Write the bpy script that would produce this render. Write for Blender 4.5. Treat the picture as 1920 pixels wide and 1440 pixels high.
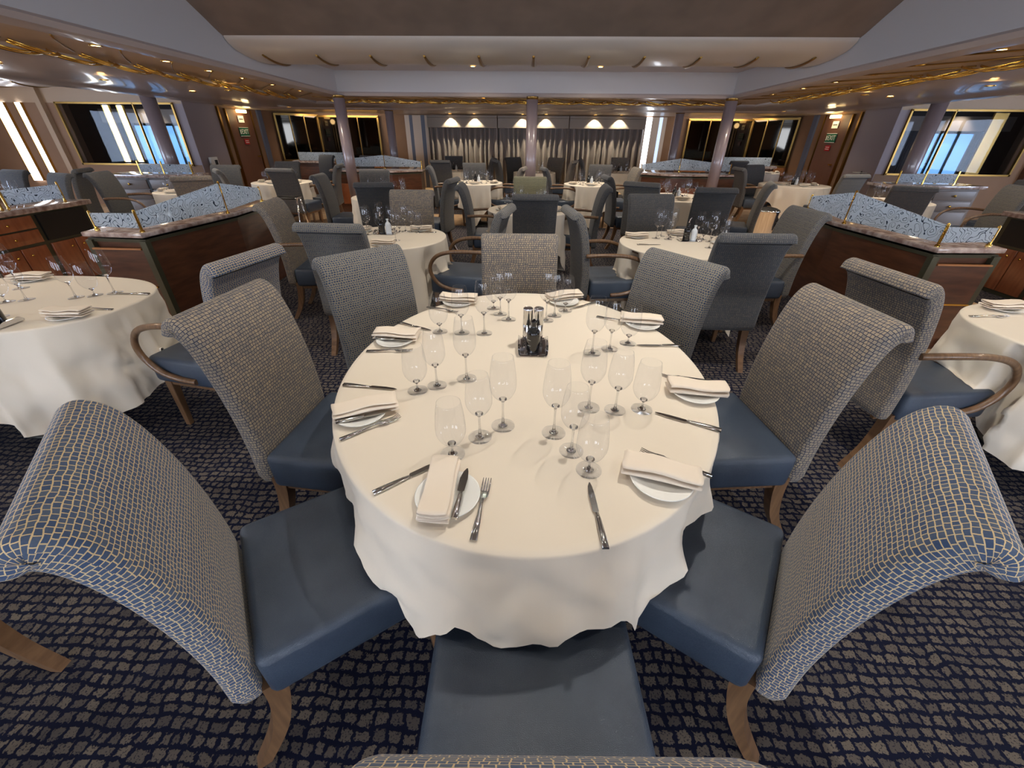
import bpy, bmesh, math, random
from mathutils import Vector, Matrix, noise as mnoise
random.seed(7)
for o in list(bpy.data.objects): bpy.data.objects.remove(o, do_unlink=True)
S = bpy.context.scene
COL = S.collection
PI = math.pi

# ---------------------------------------------------------------- camera
cam_d = bpy.data.cameras.new('camera'); cam = bpy.data.objects.new('camera', cam_d); COL.objects.link(cam)
PITCH, YAW, ROLL = math.radians(31.4), math.radians(2.0), math.radians(0.6)
fw = Vector((-math.sin(YAW)*math.cos(PITCH), math.cos(YAW)*math.cos(PITCH), -math.sin(PITCH)))
rt = Vector((math.cos(YAW), math.sin(YAW), 0)); up = rt.cross(fw)
R_ = rt*math.cos(ROLL)+up*math.sin(ROLL); U_ = -rt*math.sin(ROLL)+up*math.cos(ROLL)
m = Matrix(((R_.x, U_.x, -fw.x, 0), (R_.y, U_.y, -fw.y, 0), (R_.z, U_.z, -fw.z, 1.55), (0, 0, 0, 1)))
cam.matrix_world = m
cam_d.sensor_width = 36.0; cam_d.lens = 770.0/1920.0*36.0; cam_d.clip_start = 0.02; cam_d.clip_end = 200
S.camera = cam
# ---------------------------------------------------------------- world, exposure
w = bpy.data.worlds.new('world'); S.world = w; w.use_nodes = True
bg = w.node_tree.nodes['Background']; bg.inputs[0].default_value = (0.86, 0.92, 1.0, 1); bg.inputs[1].default_value = 0.6
S.view_settings.view_transform = 'Standard'; S.view_settings.look = 'None'
S.view_settings.exposure = 0.55; S.view_settings.gamma = 1.0; S.view_settings.use_curve_mapping = False
WARM = (1.0, 0.86, 0.68)
def lamp(name, kind, loc, energy, color=WARM, size=0.1, rot=(0, 0, 0), angle=None, blend=0.5, parent=None, size_y=None):
    d = bpy.data.lights.new(name, kind); d.energy = energy; d.color = color
    if kind == 'AREA':
        d.size = size
        if size_y: d.shape = 'RECTANGLE'; d.size_y = size_y
    else: d.shadow_soft_size = size
    if angle: d.spot_size = math.radians(angle); d.spot_blend = blend
    o = bpy.data.objects.new(name, d); COL.objects.link(o); o.location = loc; o.rotation_euler = rot
    if parent: o.parent = parent
    return o

# ---------------------------------------------------------------- material helpers
def lin(c):
    return tuple(((v/255)/12.92 if v/255 <= 0.04045 else ((v/255+0.055)/1.055)**2.4) for v in c) + (1,)
def mat(name, col, rough=0.5, metal=0.0, spec=0.5, emit=None, es=0, coat=0, bump=None, noise=None, trans=0, sheen=0):
    m = bpy.data.materials.new(name); m.use_nodes = True; nt = m.node_tree; b = nt.nodes['Principled BSDF']
    c = lin(col)
    b.inputs['Base Color'].default_value = c; b.inputs['Roughness'].default_value = rough; b.inputs['Metallic'].default_value = metal
    b.inputs['Specular IOR Level'].default_value = spec; b.inputs['Coat Weight'].default_value = coat; b.inputs['Coat Roughness'].default_value = 0.08
    b.inputs['Sheen Weight'].default_value = sheen
    if emit: b.inputs['Emission Color'].default_value = lin(emit); b.inputs['Emission Strength'].default_value = es
    tc = nt.nodes.new('ShaderNodeTexCoord')
    if noise:   # (scale, second colour, detail, stretch)
        n = nt.nodes.new('ShaderNodeTexNoise'); n.inputs['Scale'].default_value = noise[0]; n.inputs['Detail'].default_value = noise[2]
        mp = nt.nodes.new('ShaderNodeMapping'); mp.inputs['Scale'].default_value = noise[3]
        nt.links.new(tc.outputs['Object'], mp.inputs[0]); nt.links.new(mp.outputs[0], n.inputs['Vector'])
        r = nt.nodes.new('ShaderNodeValToRGB'); r.color_ramp.elements[0].position = .35; r.color_ramp.elements[1].position = .68
        r.color_ramp.elements[0].color = c; r.color_ramp.elements[1].color = lin(noise[1])
        nt.links.new(n.outputs[0], r.inputs[0]); nt.links.new(r.outputs[0], b.inputs['Base Color'])
    if bump:    # (scale, strength, kind)
        if bump[2] == 'v':
            n = nt.nodes.new('ShaderNodeTexVoronoi'); n.feature = 'DISTANCE_TO_EDGE'
        else:
            n = nt.nodes.new('ShaderNodeTexNoise'); n.inputs['Detail'].default_value = 4
        n.inputs['Scale'].default_value = bump[0]; nt.links.new(tc.outputs['Object'], n.inputs['Vector'])
        bp = nt.nodes.new('ShaderNodeBump'); bp.inputs['Strength'].default_value = bump[1]; bp.inputs['Distance'].default_value = 0.002
        nt.links.new(n.outputs[0], bp.inputs['Height']); nt.links.new(bp.outputs[0], b.inputs['Normal'])
    return m
def grid_fabric(name, cell, cell2, line, bw=0.016, bh=0.0115, mortar=0.0022, coord='UV', flecks=False, rough=0.85, dist=0.008, dscale=34):
    m = bpy.data.materials.new(name); m.use_nodes = True; nt = m.node_tree; b = nt.nodes['Principled BSDF']
    N = nt.nodes.new; L = nt.links.new
    tc = N('ShaderNodeTexCoord')
    n1 = N('ShaderNodeTexNoise'); n1.inputs['Scale'].default_value = dscale; n1.inputs['Detail'].default_value = 1.5
    L(tc.outputs[coord], n1.inputs['Vector'])
    sub = N('ShaderNodeVectorMath'); sub.operation = 'SUBTRACT'; sub.inputs[1].default_value = (.5, .5, .5); L(n1.outputs['Color'], sub.inputs[0])
    sc = N('ShaderNodeVectorMath'); sc.operation = 'SCALE'; sc.inputs['Scale'].default_value = dist; L(sub.outputs[0], sc.inputs[0])
    ad = N('ShaderNodeVectorMath'); ad.operation = 'ADD'; L(tc.outputs[coord], ad.inputs[0]); L(sc.outputs[0], ad.inputs[1])
    if flecks:
        n3 = N('ShaderNodeTexNoise'); n3.inputs['Scale'].default_value = 95; n3.inputs['Detail'].default_value = 2; L(tc.outputs[coord], n3.inputs['Vector'])
        s3 = N('ShaderNodeVectorMath'); s3.operation = 'SUBTRACT'; s3.inputs[1].default_value = (.5, .5, .5); L(n3.outputs['Color'], s3.inputs[0])
        c3 = N('ShaderNodeVectorMath'); c3.operation = 'SCALE'; c3.inputs['Scale'].default_value = .022; L(s3.outputs[0], c3.inputs[0])
        a3 = N('ShaderNodeVectorMath'); a3.operation = 'ADD'; L(ad.outputs[0], a3.inputs[0]); L(c3.outputs[0], a3.inputs[1]); ad = a3
    br = N('ShaderNodeTexBrick'); br.offset = 0.3; br.offset_frequency = 3; br.squash = 0.75; br.squash_frequency = 4
    br.inputs['Scale'].default_value = 1.0; br.inputs['Mortar Size'].default_value = mortar; br.inputs['Mortar Smooth'].default_value = 0.25
    br.inputs['Brick Width'].default_value = bw; br.inputs['Row Height'].default_value = bh; br.inputs['Bias'].default_value = 0
    br.inputs['Color1'].default_value = lin(cell); br.inputs['Color2'].default_value = lin(cell2); br.inputs['Mortar'].default_value = lin(line)
    L(ad.outputs[0], br.inputs['Vector'])
    out = br.outputs['Color']
    n2 = N('ShaderNodeTexNoise'); n2.inputs['Scale'].default_value = 260 if not flecks else 170; n2.inputs['Detail'].default_value = 3
    L(tc.outputs[coord], n2.inputs['Vector'])
    if flecks:
        r = N('ShaderNodeValToRGB'); r.color_ramp.elements[0].position = .40; r.color_ramp.elements[1].position = .56
        r.color_ramp.elements[0].color = lin(line); r.color_ramp.elements[1].color = (1, 1, 1, 1); L(n2.outputs[0], r.inputs[0])
        mx = N('ShaderNodeMix'); mx.data_type = 'RGBA'; mx.blend_type = 'DARKEN'; mx.inputs[0].default_value = 0.8
        L(out, mx.inputs[6]); L(r.outputs[0], mx.inputs[7]); out = mx.outputs[2]
    else:
        mp = N('ShaderNodeMapRange'); mp.inputs[3].default_value = .72; mp.inputs[4].default_value = 1.2; L(n2.outputs[0], mp.inputs[0])
        mx = N('ShaderNodeMix'); mx.data_type = 'RGBA'; mx.blend_type = 'MULTIPLY'; mx.inputs[0].default_value = 1
        L(out, mx.inputs[6]); L(mp.outputs[0], mx.inputs[7]); out = mx.outputs[2]
    L(out, b.inputs['Base Color']); b.inputs['Roughness'].default_value = rough; b.inputs['Specular IOR Level'].default_value = .2
    b.inputs['Sheen Weight'].default_value = .0 if flecks else .15
    bp = N('ShaderNodeBump'); bp.inputs['Strength'].default_value = .5; bp.inputs['Distance'].default_value = .003 if flecks else .001
    L(br.outputs['Fac'], bp.inputs['Height']); 
    if flecks: bp.invert = True
    L(bp.outputs[0], b.inputs['Normal'])
    return m
M = {}
M['carpet'] = grid_fabric('carpet', (106, 97, 88), (76, 71, 70), (13, 17, 40), .048, .036, .0068, 'Object', True, .95, .045, 9)
M['carpet_beige'] = mat('carpet_beige', (196, 164, 128), .9, noise=(6, (170, 140, 108), 3, (1, 1, 1)))
M['fab_blue'] = grid_fabric('fab_blue', (58, 76, 106), (82, 94, 112), (206, 182, 140), .0150, .0108, .0011)
M['fab_tan'] = grid_fabric('fab_tan', (158, 142, 118), (126, 118, 108), (44, 52, 74), .0150, .0120, .0013)
M['fab_navy'] = grid_fabric('fab_navy', (46, 58, 80), (76, 84, 96), (138, 128, 108), .0130, .0110, .0017)
M['fab_grey'] = grid_fabric('fab_grey', (102, 98, 92), (84, 84, 86), (54, 56, 62), .013, .011, .0016)
M['fab_cream'] = grid_fabric('fab_cream', (186, 180, 140), (168, 162, 128), (120, 116, 96), .014, .012, .002)
M['leather'] = mat('leather', (60, 71, 86), .34, spec=.55, bump=(420, .5, 'v'), noise=(9, (50, 60, 75), 5, (1, 1, 1)))
M['wood'] = mat('wood', (122, 91, 63), .38, coat=.3, noise=(14, (96, 69, 47), 4, (1, 6, .4)))
M['cloth'] = mat('cloth', (226, 214, 196), .8, spec=.15, sheen=.15, bump=(900, .12, 'n'))
M['napkin'] = mat('napkin', (232, 218, 200), .8, spec=.15, bump=(900, .15, 'n'))
M['china'] = mat('china', (236, 236, 232), .12, coat=.5)
M['steel'] = mat('steel', (205, 203, 200), .14, 1.0)
M['chrome'] = mat('chrome', (225, 225, 228), .06, 1.0)
M['black_glass'] = mat('black_glass', (10, 10, 13), .08, coat=.6)
M['white_glass'] = mat('white_glass', (214, 220, 226), .15)
M['label'] = mat('label', (40, 40, 44), .6)
M['brass'] = mat('brass', (232, 190, 96), .2, 1.0)
M['brass_dark'] = mat('brass_dark', (150, 116, 62), .3, 1.0)
M['soffit'] = mat('soffit', (170, 156, 150), .34, spec=.6, coat=.25)
M['soffit_face'] = mat('soffit_face', (186, 182, 182), .8, bump=(300, .1, 'n'))
M['ceiling'] = mat('ceiling', (128, 110, 97), .9, noise=(3, (116, 100, 88), 2, (1, 1, 1)))
M['panel_beige'] = mat('panel_beige', (176, 150, 122), .5)
M['trough'] = mat('trough', (196, 184, 172), .35, coat=.2)
M['wall'] = mat('wall', (142, 110, 84), .7, noise=(2, (134, 103, 78), 2, (1, 1, 1)))
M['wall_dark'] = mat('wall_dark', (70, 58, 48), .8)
M['wall_lilac'] = mat('wall_lilac', (152, 140, 144), .7)
M['door'] = mat('door', (112, 78, 64), .5, noise=(3, (100, 68, 56), 3, (1, 1, .2)))
M['column'] = mat('column', (134, 118, 120), .3, coat=.4, spec=.6)
M['mahogany'] = mat('mahogany', (100, 62, 42), .3, coat=.5, noise=(5, (76, 46, 32), 5, (1, 1, 6)))
M['cherry'] = mat('cherry', (156, 92, 56), .35, coat=.4, noise=(5, (132, 74, 44), 5, (1, 6, 1)))
M['drawer_grey'] = mat('drawer_grey', (124, 110, 100), .4)
M['marble'] = mat('marble', (132, 108, 100), .12, coat=.5, noise=(16, (196, 180, 172), 8, (1, 1, 1)))
M['greenish'] = mat('greenish', (82, 80, 64), .3, .4)
M['frame_dark'] = mat('frame_dark', (60, 62, 60), .3, .5)
M['black'] = mat('black', (12, 12, 14), .5)
M['mirror_dark'] = mat('mirror_dark', (66, 60, 52), .04, 1.0)
M['curtain'] = mat('curtain', (118, 108, 104), .6, sheen=.3, spec=.4)
M['curtain_dark'] = mat('curtain_dark', (56, 56, 62), .7)
M['pelmet'] = mat('pelmet', (136, 126, 118), .7)
M['strip_white'] = mat('strip_white', (255, 255, 255), .5, emit=(238, 244, 255), es=4.5)
M['strip_blue'] = mat('strip_blue', (190, 205, 225), .5, emit=(190, 210, 240), es=.8)
M['panel_cream'] = mat('panel_cream', (214, 200, 186), .6)
M['panel_slate'] = mat('panel_slate', (98, 106, 126), .5)
M['lens'] = mat('lens', (255, 240, 200), .5, emit=(255, 214, 140), es=14)
M['lens_soft'] = mat('lens_soft', (255, 240, 200), .5, emit=(255, 214, 140), es=5)
M['white'] = mat('white', (232, 232, 228), .5)
M['green'] = mat('green', (16, 92, 66), .5)
M['red'] = mat('red', (170, 30, 34), .4)
M['wood_trim'] = mat('wood_trim', (168, 112, 66), .35, coat=.3)
# sky seen through the outer windows
M['sky'] = mat('sky', (100, 150, 210), 1, emit=(120, 178, 238), es=.75)
def glass_thin(name, tint=(.99, .99, 1), edge=.55, gl=1.0):
    m = bpy.data.materials.new(name); m.use_nodes = True; nt = m.node_tree; nt.nodes.clear(); N = nt.nodes.new; L = nt.links.new
    out = N('ShaderNodeOutputMaterial'); tr = N('ShaderNodeBsdfTransparent'); g = N('ShaderNodeBsdfGlossy'); g.inputs['Roughness'].default_value = .02
    lw = N('ShaderNodeLayerWeight'); lw.inputs[0].default_value = .32
    rp = N('ShaderNodeValToRGB'); rp.color_ramp.elements[0].position = .72; rp.color_ramp.elements[0].color = tint + (1,)
    rp.color_ramp.elements[1].position = 1; rp.color_ramp.elements[1].color = (edge, edge, edge*1.04, 1)
    L(lw.outputs['Facing'], rp.inputs[0]); L(rp.outputs[0], tr.inputs[0])
    lw2 = N('ShaderNodeLayerWeight'); lw2.inputs[0].default_value = .5
    fr = N('ShaderNodeMath'); fr.operation = 'POWER'; fr.inputs[1].default_value = 4.5; L(lw2.outputs['Facing'], fr.inputs[0])
    mu = N('ShaderNodeMath'); mu.operation = 'MULTIPLY_ADD'; mu.inputs[1].default_value = .55*gl; mu.inputs[2].default_value = .04*gl; mu.use_clamp = True; L(fr.outputs[0], mu.inputs[0])
    mx = N('ShaderNodeMixShader'); L(mu.outputs[0], mx.inputs[0]); L(tr.outputs[0], mx.inputs[1]); L(g.outputs[0], mx.inputs[2]); L(mx.outputs[0], out.inputs[0])
    return m
M['glass'] = glass_thin('glass', (.965, .97, .98), .40, 1.0)
M['pane'] = glass_thin('pane', (.95, .97, 1.0), .8, .3)
def stem_glass():
    m = bpy.data.materials.new('stem_glass'); m.use_nodes = True; b = m.node_tree.nodes['Principled BSDF']
    b.inputs['Transmission Weight'].default_value = 1; b.inputs['Roughness'].default_value = .0; b.inputs['IOR'].default_value = 1.45
    return m
M['stem'] = stem_glass()
def swirl_glass():
    m = bpy.data.materials.new('swirl_glass'); m.use_nodes = True; nt = m.node_tree; nt.nodes.clear(); N = nt.nodes.new; L = nt.links.new
    out = N('ShaderNodeOutputMaterial'); tc = N('ShaderNodeTexCoord')
    n = N('ShaderNodeTexNoise'); n.inputs['Scale'].default_value = 13; n.inputs['Detail'].default_value = .6; L(tc.outputs['Object'], n.inputs['Vector'])
    mu = N('ShaderNodeMath'); mu.operation = 'MULTIPLY'; mu.inputs[1].default_value = 9; L(n.outputs[0], mu.inputs[0])
    fr = N('ShaderNodeMath'); fr.operation = 'PINGPONG'; fr.inputs[1].default_value = .5; L(mu.outputs[0], fr.inputs[0])
    lt = N('ShaderNodeMath'); lt.operation = 'LESS_THAN'; lt.inputs[1].default_value = .075; L(fr.outputs[0], lt.inputs[0])
    d = N('ShaderNodeBsdfPrincipled'); d.inputs['Base Color'].default_value = lin((214, 226, 236)); d.inputs['Roughness'].default_value = .25
    tl = N('ShaderNodeBsdfTranslucent'); tl.inputs[0].default_value = lin((214, 228, 242))
    m1 = N('ShaderNodeMixShader'); m1.inputs[0].default_value = .5; L(d.outputs[0], m1.inputs[1]); L(tl.outputs[0], m1.inputs[2])
    t = N('ShaderNodeBsdfTransparent'); m2 = N('ShaderNodeMixShader'); m2.inputs[0].default_value = .22; L(m1.outputs[0], m2.inputs[1]); L(t.outputs[0], m2.inputs[2])
    dk = N('ShaderNodeBsdfDiffuse'); dk.inputs[0].default_value = lin((44, 54, 70)); m3 = N('ShaderNodeMixShader')
    L(lt.outputs[0], m3.inputs[0]); L(m2.outputs[0], m3.inputs[1]); L(dk.outputs[0], m3.inputs[2]); L(m3.outputs[0], out.inputs[0])
    return m
M['swirl'] = swirl_glass()

# ---------------------------------------------------------------- mesh helpers
class MB:
    def __init__(s): s.v = []; s.f = []; s.uv = {}; s.sm = []
    def box(s, c, d, rz=0, rot=None):
        b = len(s.v); cx, cy, cz = c; hx, hy, hz = d[0]/2, d[1]/2, d[2]/2
        R = rot if rot else Matrix.Rotation(rz, 3, 'Z')
        for sx, sy, sz in ((-1,-1,-1),(1,-1,-1),(1,1,-1),(-1,1,-1),(-1,-1,1),(1,-1,1),(1,1,1),(-1,1,1)):
            p = R @ Vector((sx*hx, sy*hy, sz*hz)); s.v.append((p.x+cx, p.y+cy, p.z+cz))
        for q in ((0,3,2,1),(4,5,6,7),(0,1,5,4),(1,2,6,5),(2,3,7,6),(3,0,4,7)): s.f.append(tuple(b+i for i in q)); s.sm.append(False)
        return s
    def loft(s, rings, closed=True, caps=True, smooth=True, uvs=None):
        b = len(s.v); n = len(rings[0])
        for r in rings: s.v.extend([tuple(p) for p in r])
        for i in range(len(rings)-1):
            for j in range(n if closed else n-1):
                j2 = (j+1) % n
                s.f.append((b+i*n+j, b+i*n+j2, b+(i+1)*n+j2, b+(i+1)*n+j)); s.sm.append(smooth)
                if uvs: us, vs = uvs; s.uv[len(s.f)-1] = ((us[j], vs[i]), (us[j+1], vs[i]), (us[j+1], vs[i+1]), (us[j], vs[i+1]))
        if caps and closed:
            for k, r in ((0, rings[0]), (len(rings)-1, rings[-1])):
                idx = [b+k*n+j for j in range(n)]
                s.f.append(tuple(reversed(idx)) if k == 0 else tuple(idx)); s.sm.append(False)
                if uvs: s.uv[len(s.f)-1] = tuple((us[j], uvs[1][k]) for j in (reversed(range(n)) if k == 0 else range(n)))
        return s
    def lathe(s, prof, c=(0, 0, 0), n=24, smooth=True, caps=False):
        rings = [[(c[0]+r*math.cos(2*PI*j/n), c[1]+r*math.sin(2*PI*j/n), c[2]+z) for j in range(n)] for r, z in prof]
        return s.loft(rings, True, caps, smooth)
    def tube(s, pts, r, n=10, caps=True):
        pts = [Vector(p) for p in pts]; rs = r if isinstance(r, (list, tuple)) else [r]*len(pts); rings = []
        ref = Vector((0, 0, 1))
        for i, p in enumerate(pts):
            t = (pts[min(i+1, len(pts)-1)]-pts[max(i-1, 0)]).normalized()
            if i == 0:
                ref = Vector((0, 0, 1)) if abs(t.z) < .9 else Vector((1, 0, 0))
            a = (ref - t*ref.dot(t)).normalized(); ref = a; bb = t.cross(a)
            rings.append([p+(a*math.cos(2*PI*j/n)+bb*math.sin(2*PI*j/n))*rs[i] for j in range(n)])
        return s.loft(rings, True, caps)
    def prism(s, poly, z0, z1):
        r0 = [(x, y, z0) for x, y in poly]; r1 = [(x, y, z1) for x, y in poly]
        return s.loft([r0, r1], True, True, False)
    def quad(s, *p):
        b = len(s.v); s.v.extend([tuple(q) for q in p]); s.f.append(tuple(range(b, b+len(p)))); s.sm.append(False); return s
    def mesh(s, name):
        me = bpy.data.meshes.new(name); me.from_pydata(s.v, [], s.f)
        me.polygons.foreach_set('use_smooth', s.sm)
        if s.uv:
            ul = me.uv_layers.new(name='UVMap')
            for p in me.polygons:
                if p.index in s.uv:
                    for li, uv in zip(p.loop_indices, s.uv[p.index]): ul.data[li].uv = uv
        me.update()
        bm = bmesh.new(); bm.from_mesh(me); bmesh.ops.recalc_face_normals(bm, faces=bm.faces); bm.to_mesh(me); bm.free()
        return me
    def build(s, name, m, parent=None, bevel=0, **kw):
        me = s.mesh(name)
        if bevel:
            bm = bmesh.new(); bm.from_mesh(me)
            bmesh.ops.bevel(bm, geom=[e for e in bm.edges if e.calc_face_angle(0) > .6], offset=bevel, segments=3, profile=.5, affect='EDGES')
            for f in bm.faces: f.smooth = True
            bm.to_mesh(me); bm.free()
        me.materials.append(M[m] if isinstance(m, str) else m)
        o = bpy.data.objects.new(name, me); COL.objects.link(o)
        if parent: o.parent = parent
        for k, v in kw.items(): o[k] = v
        return o
def thing(name, label, cat, loc=(0, 0, 0), rz=0, group=None):
    o = bpy.data.objects.new(name, None); COL.objects.link(o); o.location = loc; o.rotation_euler = (0, 0, rz); o.empty_display_size = .05
    o['label'] = label; o['category'] = cat
    if group: o['group'] = group
    return o
def tag(o, label, cat, group=None):
    o['label'] = label; o['category'] = cat
    if group: o['group'] = group
    return o
def struct(o): o['kind'] = 'structure'; return o
def dup(root, loc, rz=0, label=None, group=None):
    r = root.copy(); COL.objects.link(r); r.location = loc; r.rotation_euler = (0, 0, rz)
    if label: r['label'] = label
    if group: r['group'] = group
    for ch in list(root.children):
        c = ch.copy(); COL.objects.link(c); c.parent = r
        for g in list(ch.children):
            d = g.copy(); COL.objects.link(d); d.parent = c
    return r
def remat(root, names, m):
    for ch in root.children:
        if ch.name.split('.')[0] in names:
            ch.data = ch.data.copy(); ch.data.materials.clear(); ch.data.materials.append(M[m])
def rrect(w, h, r, n=4):
    pts = []
    for cx, cy, a0 in ((w/2-r, h/2-r, 0), (-w/2+r, h/2-r, PI/2), (-w/2+r, -h/2+r, PI), (w/2-r, -h/2+r, 3*PI/2)):
        for k in range(n+1):
            a = a0+PI/2*k/n; pts.append((cx+r*math.cos(a), cy+r*math.sin(a)))
    return pts
def cumlen(pts, close=False):
    o = [0]
    for a, b in zip(pts, pts[1:]+([pts[0]] if close else [])): o.append(o[-1]+math.dist(a, b))
    return o
def spline(pts, n):
    out = []
    P = [pts[0]]+list(pts)+[pts[-1]]
    for i in range(1, len(P)-2):
        for k in range(n):
            t = k/n; p0, p1, p2, p3 = P[i-1], P[i], P[i+1], P[i+2]
            out.append(tuple(.5*((2*b)+(-a+c)*t+(2*a-5*b+4*c-d)*t*t+(-a+3*b-3*c+d)*t**3) for a, b, c, d in zip(p0, p1, p2, p3)))
    out.append(tuple(pts[-1])); return out

# ================================================================ SETTING
struct(MB().quad((-14, -5, 0), (14, -5, 0), (14, 17, 0), (-14, 17, 0)).build('floor', 'carpet_beige'))
cp = MB(); cp.box((0, 1.9, .003), (6.6, 13.0, .006))
struct(cp.build('floor_carpet', 'carpet'))
for sx, x0 in (('left', -8.2), ('right', 8.2)):
    struct(MB().box((x0*.86, 5.6, .003), (4.2, 9.0, .006)).build('floor_carpet_'+sx, 'carpet'))
struct(MB().box((0, 11.7, .003), (6.6, 4.0, .006)).build('floor_carpet_back', 'carpet'))
zf = lambda y: 2.25-.0148*y
zo = lambda y: 2.21-.0138*y
W = 3.62; YB = 9.2; Y0 = -5.0
def ring_profile(pts, name, m):
    """U-shaped soffit: pts = (outward offset at sides, outward offset at back, z function, dz)"""
    b = MB(); rings = []
    ys = [Y0+(YB-Y0)*k/14 for k in range(15)]
    for d, g, fn, dz in pts:
        ring = [(-(W+d), y+(g if k == 14 else 0), fn(y+(g if k == 14 else 0))+dz) for k, y in enumerate(ys)]
        ring += [(x*(W+d)/W, YB+g, fn(YB+g)+dz) for x in (-2.4, -1.2, 0, 1.2, 2.4)]
        ring += [((W+d), y+(g if k == 14 else 0), fn(y+(g if k == 14 else 0))+dz) for k, y in reversed(list(enumerate(ys)))]
        rings.append(ring)
    b.loft(rings, False, False, True)
    o = b.build(name, m)
    mod = o.modifiers.new('e', 'EDGE_SPLIT'); mod.split_angle = math.radians(40)
    return struct(o)
K = lambda y: 3.2
ring_profile([(0, 0, K, 0), (0, 0, zf, .13), (.01, .01, zf, .07)], 'trim_1', 'soffit_face')
ring_profile([(.01, .01, zf, .07), (.0, .0, zf, .05), (.02, .02, zf, .01), (.07, .07, zf, 0), (.24, .22, zf, 0.005), (.26, .24, zf, .03)], 'trim_2', 'soffit')
ring_profile([(.26, .24, zf, .03), (1.14, 1.6, zf, .03)], 'ceiling_recess', 'panel_beige')
ring_profile([(1.14, 1.6, zf, .03), (1.15, 1.62, zf, -.0), (1.2, 1.68, zf, -.02), (2.4, 2.4, lambda y: (zf(y)+zo(y))/2, -.02), (3.1, 2.9, zo, .02), (3.14, 2.95, zo, .0), (3.2, 3.0, zo, -.02), (3.5, 3.15, zo, -.02), (3.6, 3.22, zo, .0), (3.62, 3.24, zo, .12), (3.62, 3.24, zo, .3)], 'trim_3', 'soffit')
# raised central ceiling, curving down to the light trough
prof = spline([(Y0, 3.12), (3.0, 3.12), (4.4, 3.04), (5.2, 2.84), (5.7, 2.64), (6.05, 2.49), (6.3, 2.47)], 5)
struct(MB().loft([[(-W, y, z), (W, y, z)] for y, z in prof], False, False).build('ceiling', 'ceiling'))
struct(MB().quad((-W, 7.0, 2.5), (W, 7.0, 2.5), (W, YB, 2.5), (-W, YB, 2.5)).build('ceiling_rear', 'soffit'))
struct(MB().box((0, 2.1, 3.25), (2*W+.4, 14.6, .04)).build('ceiling_slab', 'ceiling'))
for s, nm in ((-1, 'left'), (1, 'right')):
    struct(MB().box((s*9.9, 4.1, 2.36), (5.5, 18.4, .04)).build('ceiling_'+nm, 'trough'))
struct(MB().box((0, 14.0, 2.05), (15.4, 3.4, .04)).build('ceiling_back', 'trough'))
# light trough across the room
tp = spline([(6.04, 2.50), (6.07, 2.45), (6.22, 2.385), (6.5, 2.34), (6.8, 2.325), (7.1, 2.345), (7.32, 2.40), (7.36, 2.49)], 4)
tr = thing('ceiling_light_trough', 'long curved beige trough hanging across the raised ceiling, crossed by brass bands', 'ceiling trough')
MB().loft([[(-W+.01, y, z), (W-.01, y, z)] for y, z in tp], False, False).build('shell', 'trough', tr)
for k in range(11):
    x = -3.36+.672*k
    b = MB(); rings = []
    n = len(tp)-8
    for i in range(10, n+2):
        y, z = tp[i]; t = (i-10)/(n-9); wd = .016+.03*math.sin(PI*t)**.7*t; off = -.035*0 + (x/3.6)*.10*t
        rings.append([(x+off-wd, y, z-.006), (x+off, y, z-.022), (x+off+wd, y, z-.006), (x+off, y, z+.004)])
    b.loft(rings, True, True).build('band', 'brass_dark', tr)
# beige lit inner panels of the recess with brass leaves
def leaf(L, wd):
    pts = []; 
    b = MB(); rings = []
    for i in range(13):
        t = i/12; h = wd*math.sin(PI*t)**.8+.004; x = -.5*L+L*t; y = .10*math.sin(PI*t); z = -.012-.05*math.sin(PI*t)
        rings.append([(x, y-h, z), (x, y, z-.014), (x, y+h, z), (x, y, z+.008)])
    return b.loft(rings, True, True)
def leaf_unit(first, loc, rz, label, group):
    if first is None:
        t = thing('brass_leaf_ornament', label, 'ceiling ornament', loc, rz, group)
        for k, (dx, dy, a, L, wd) in enumerate([(-.1, -.28, .24, .62, .045), (.05, -.17, .32, .50, .035), (.12, -.33, .10, .60, .045), (.0, -.41, .0, .70, .022)]):
            o = leaf(L, wd).build('leaf', 'brass', t); o.location = (dx, dy, .0); o.rotation_euler = (0, 0, a)
        MB().tube([(-.42, -.2, -.004), (-.1, .02, -.008), (.2, .24, -.006), (.42, .42, -.002)], .007, 8).build('rib', 'brass_dark', t)
        return t
    return dup(first, loc, rz, label, group)
lf = None
for s, side in ((-1, 'left'), (1, 'right')):
    for k in range(11):
        y = 2.6+.66*k
        r_ = -PI/2 if s < 0 else PI/2
        o = leaf_unit(lf, (s*(W+.72), y, zf(y)+.022), r_+(0 if s < 0 else 0), 'polished brass leaf cluster in the %s ceiling recess' % side, 'brass leaves in the %s ceiling recess' % side)
        lf = lf or o
for k in range(13):
    o = leaf_unit(lf, (-3.9+.65*k, YB+.85, zf(YB)+.02), PI, 'polished brass leaf cluster in the rear ceiling recess above the centre column', 'brass leaves in the rear ceiling recess')
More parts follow.
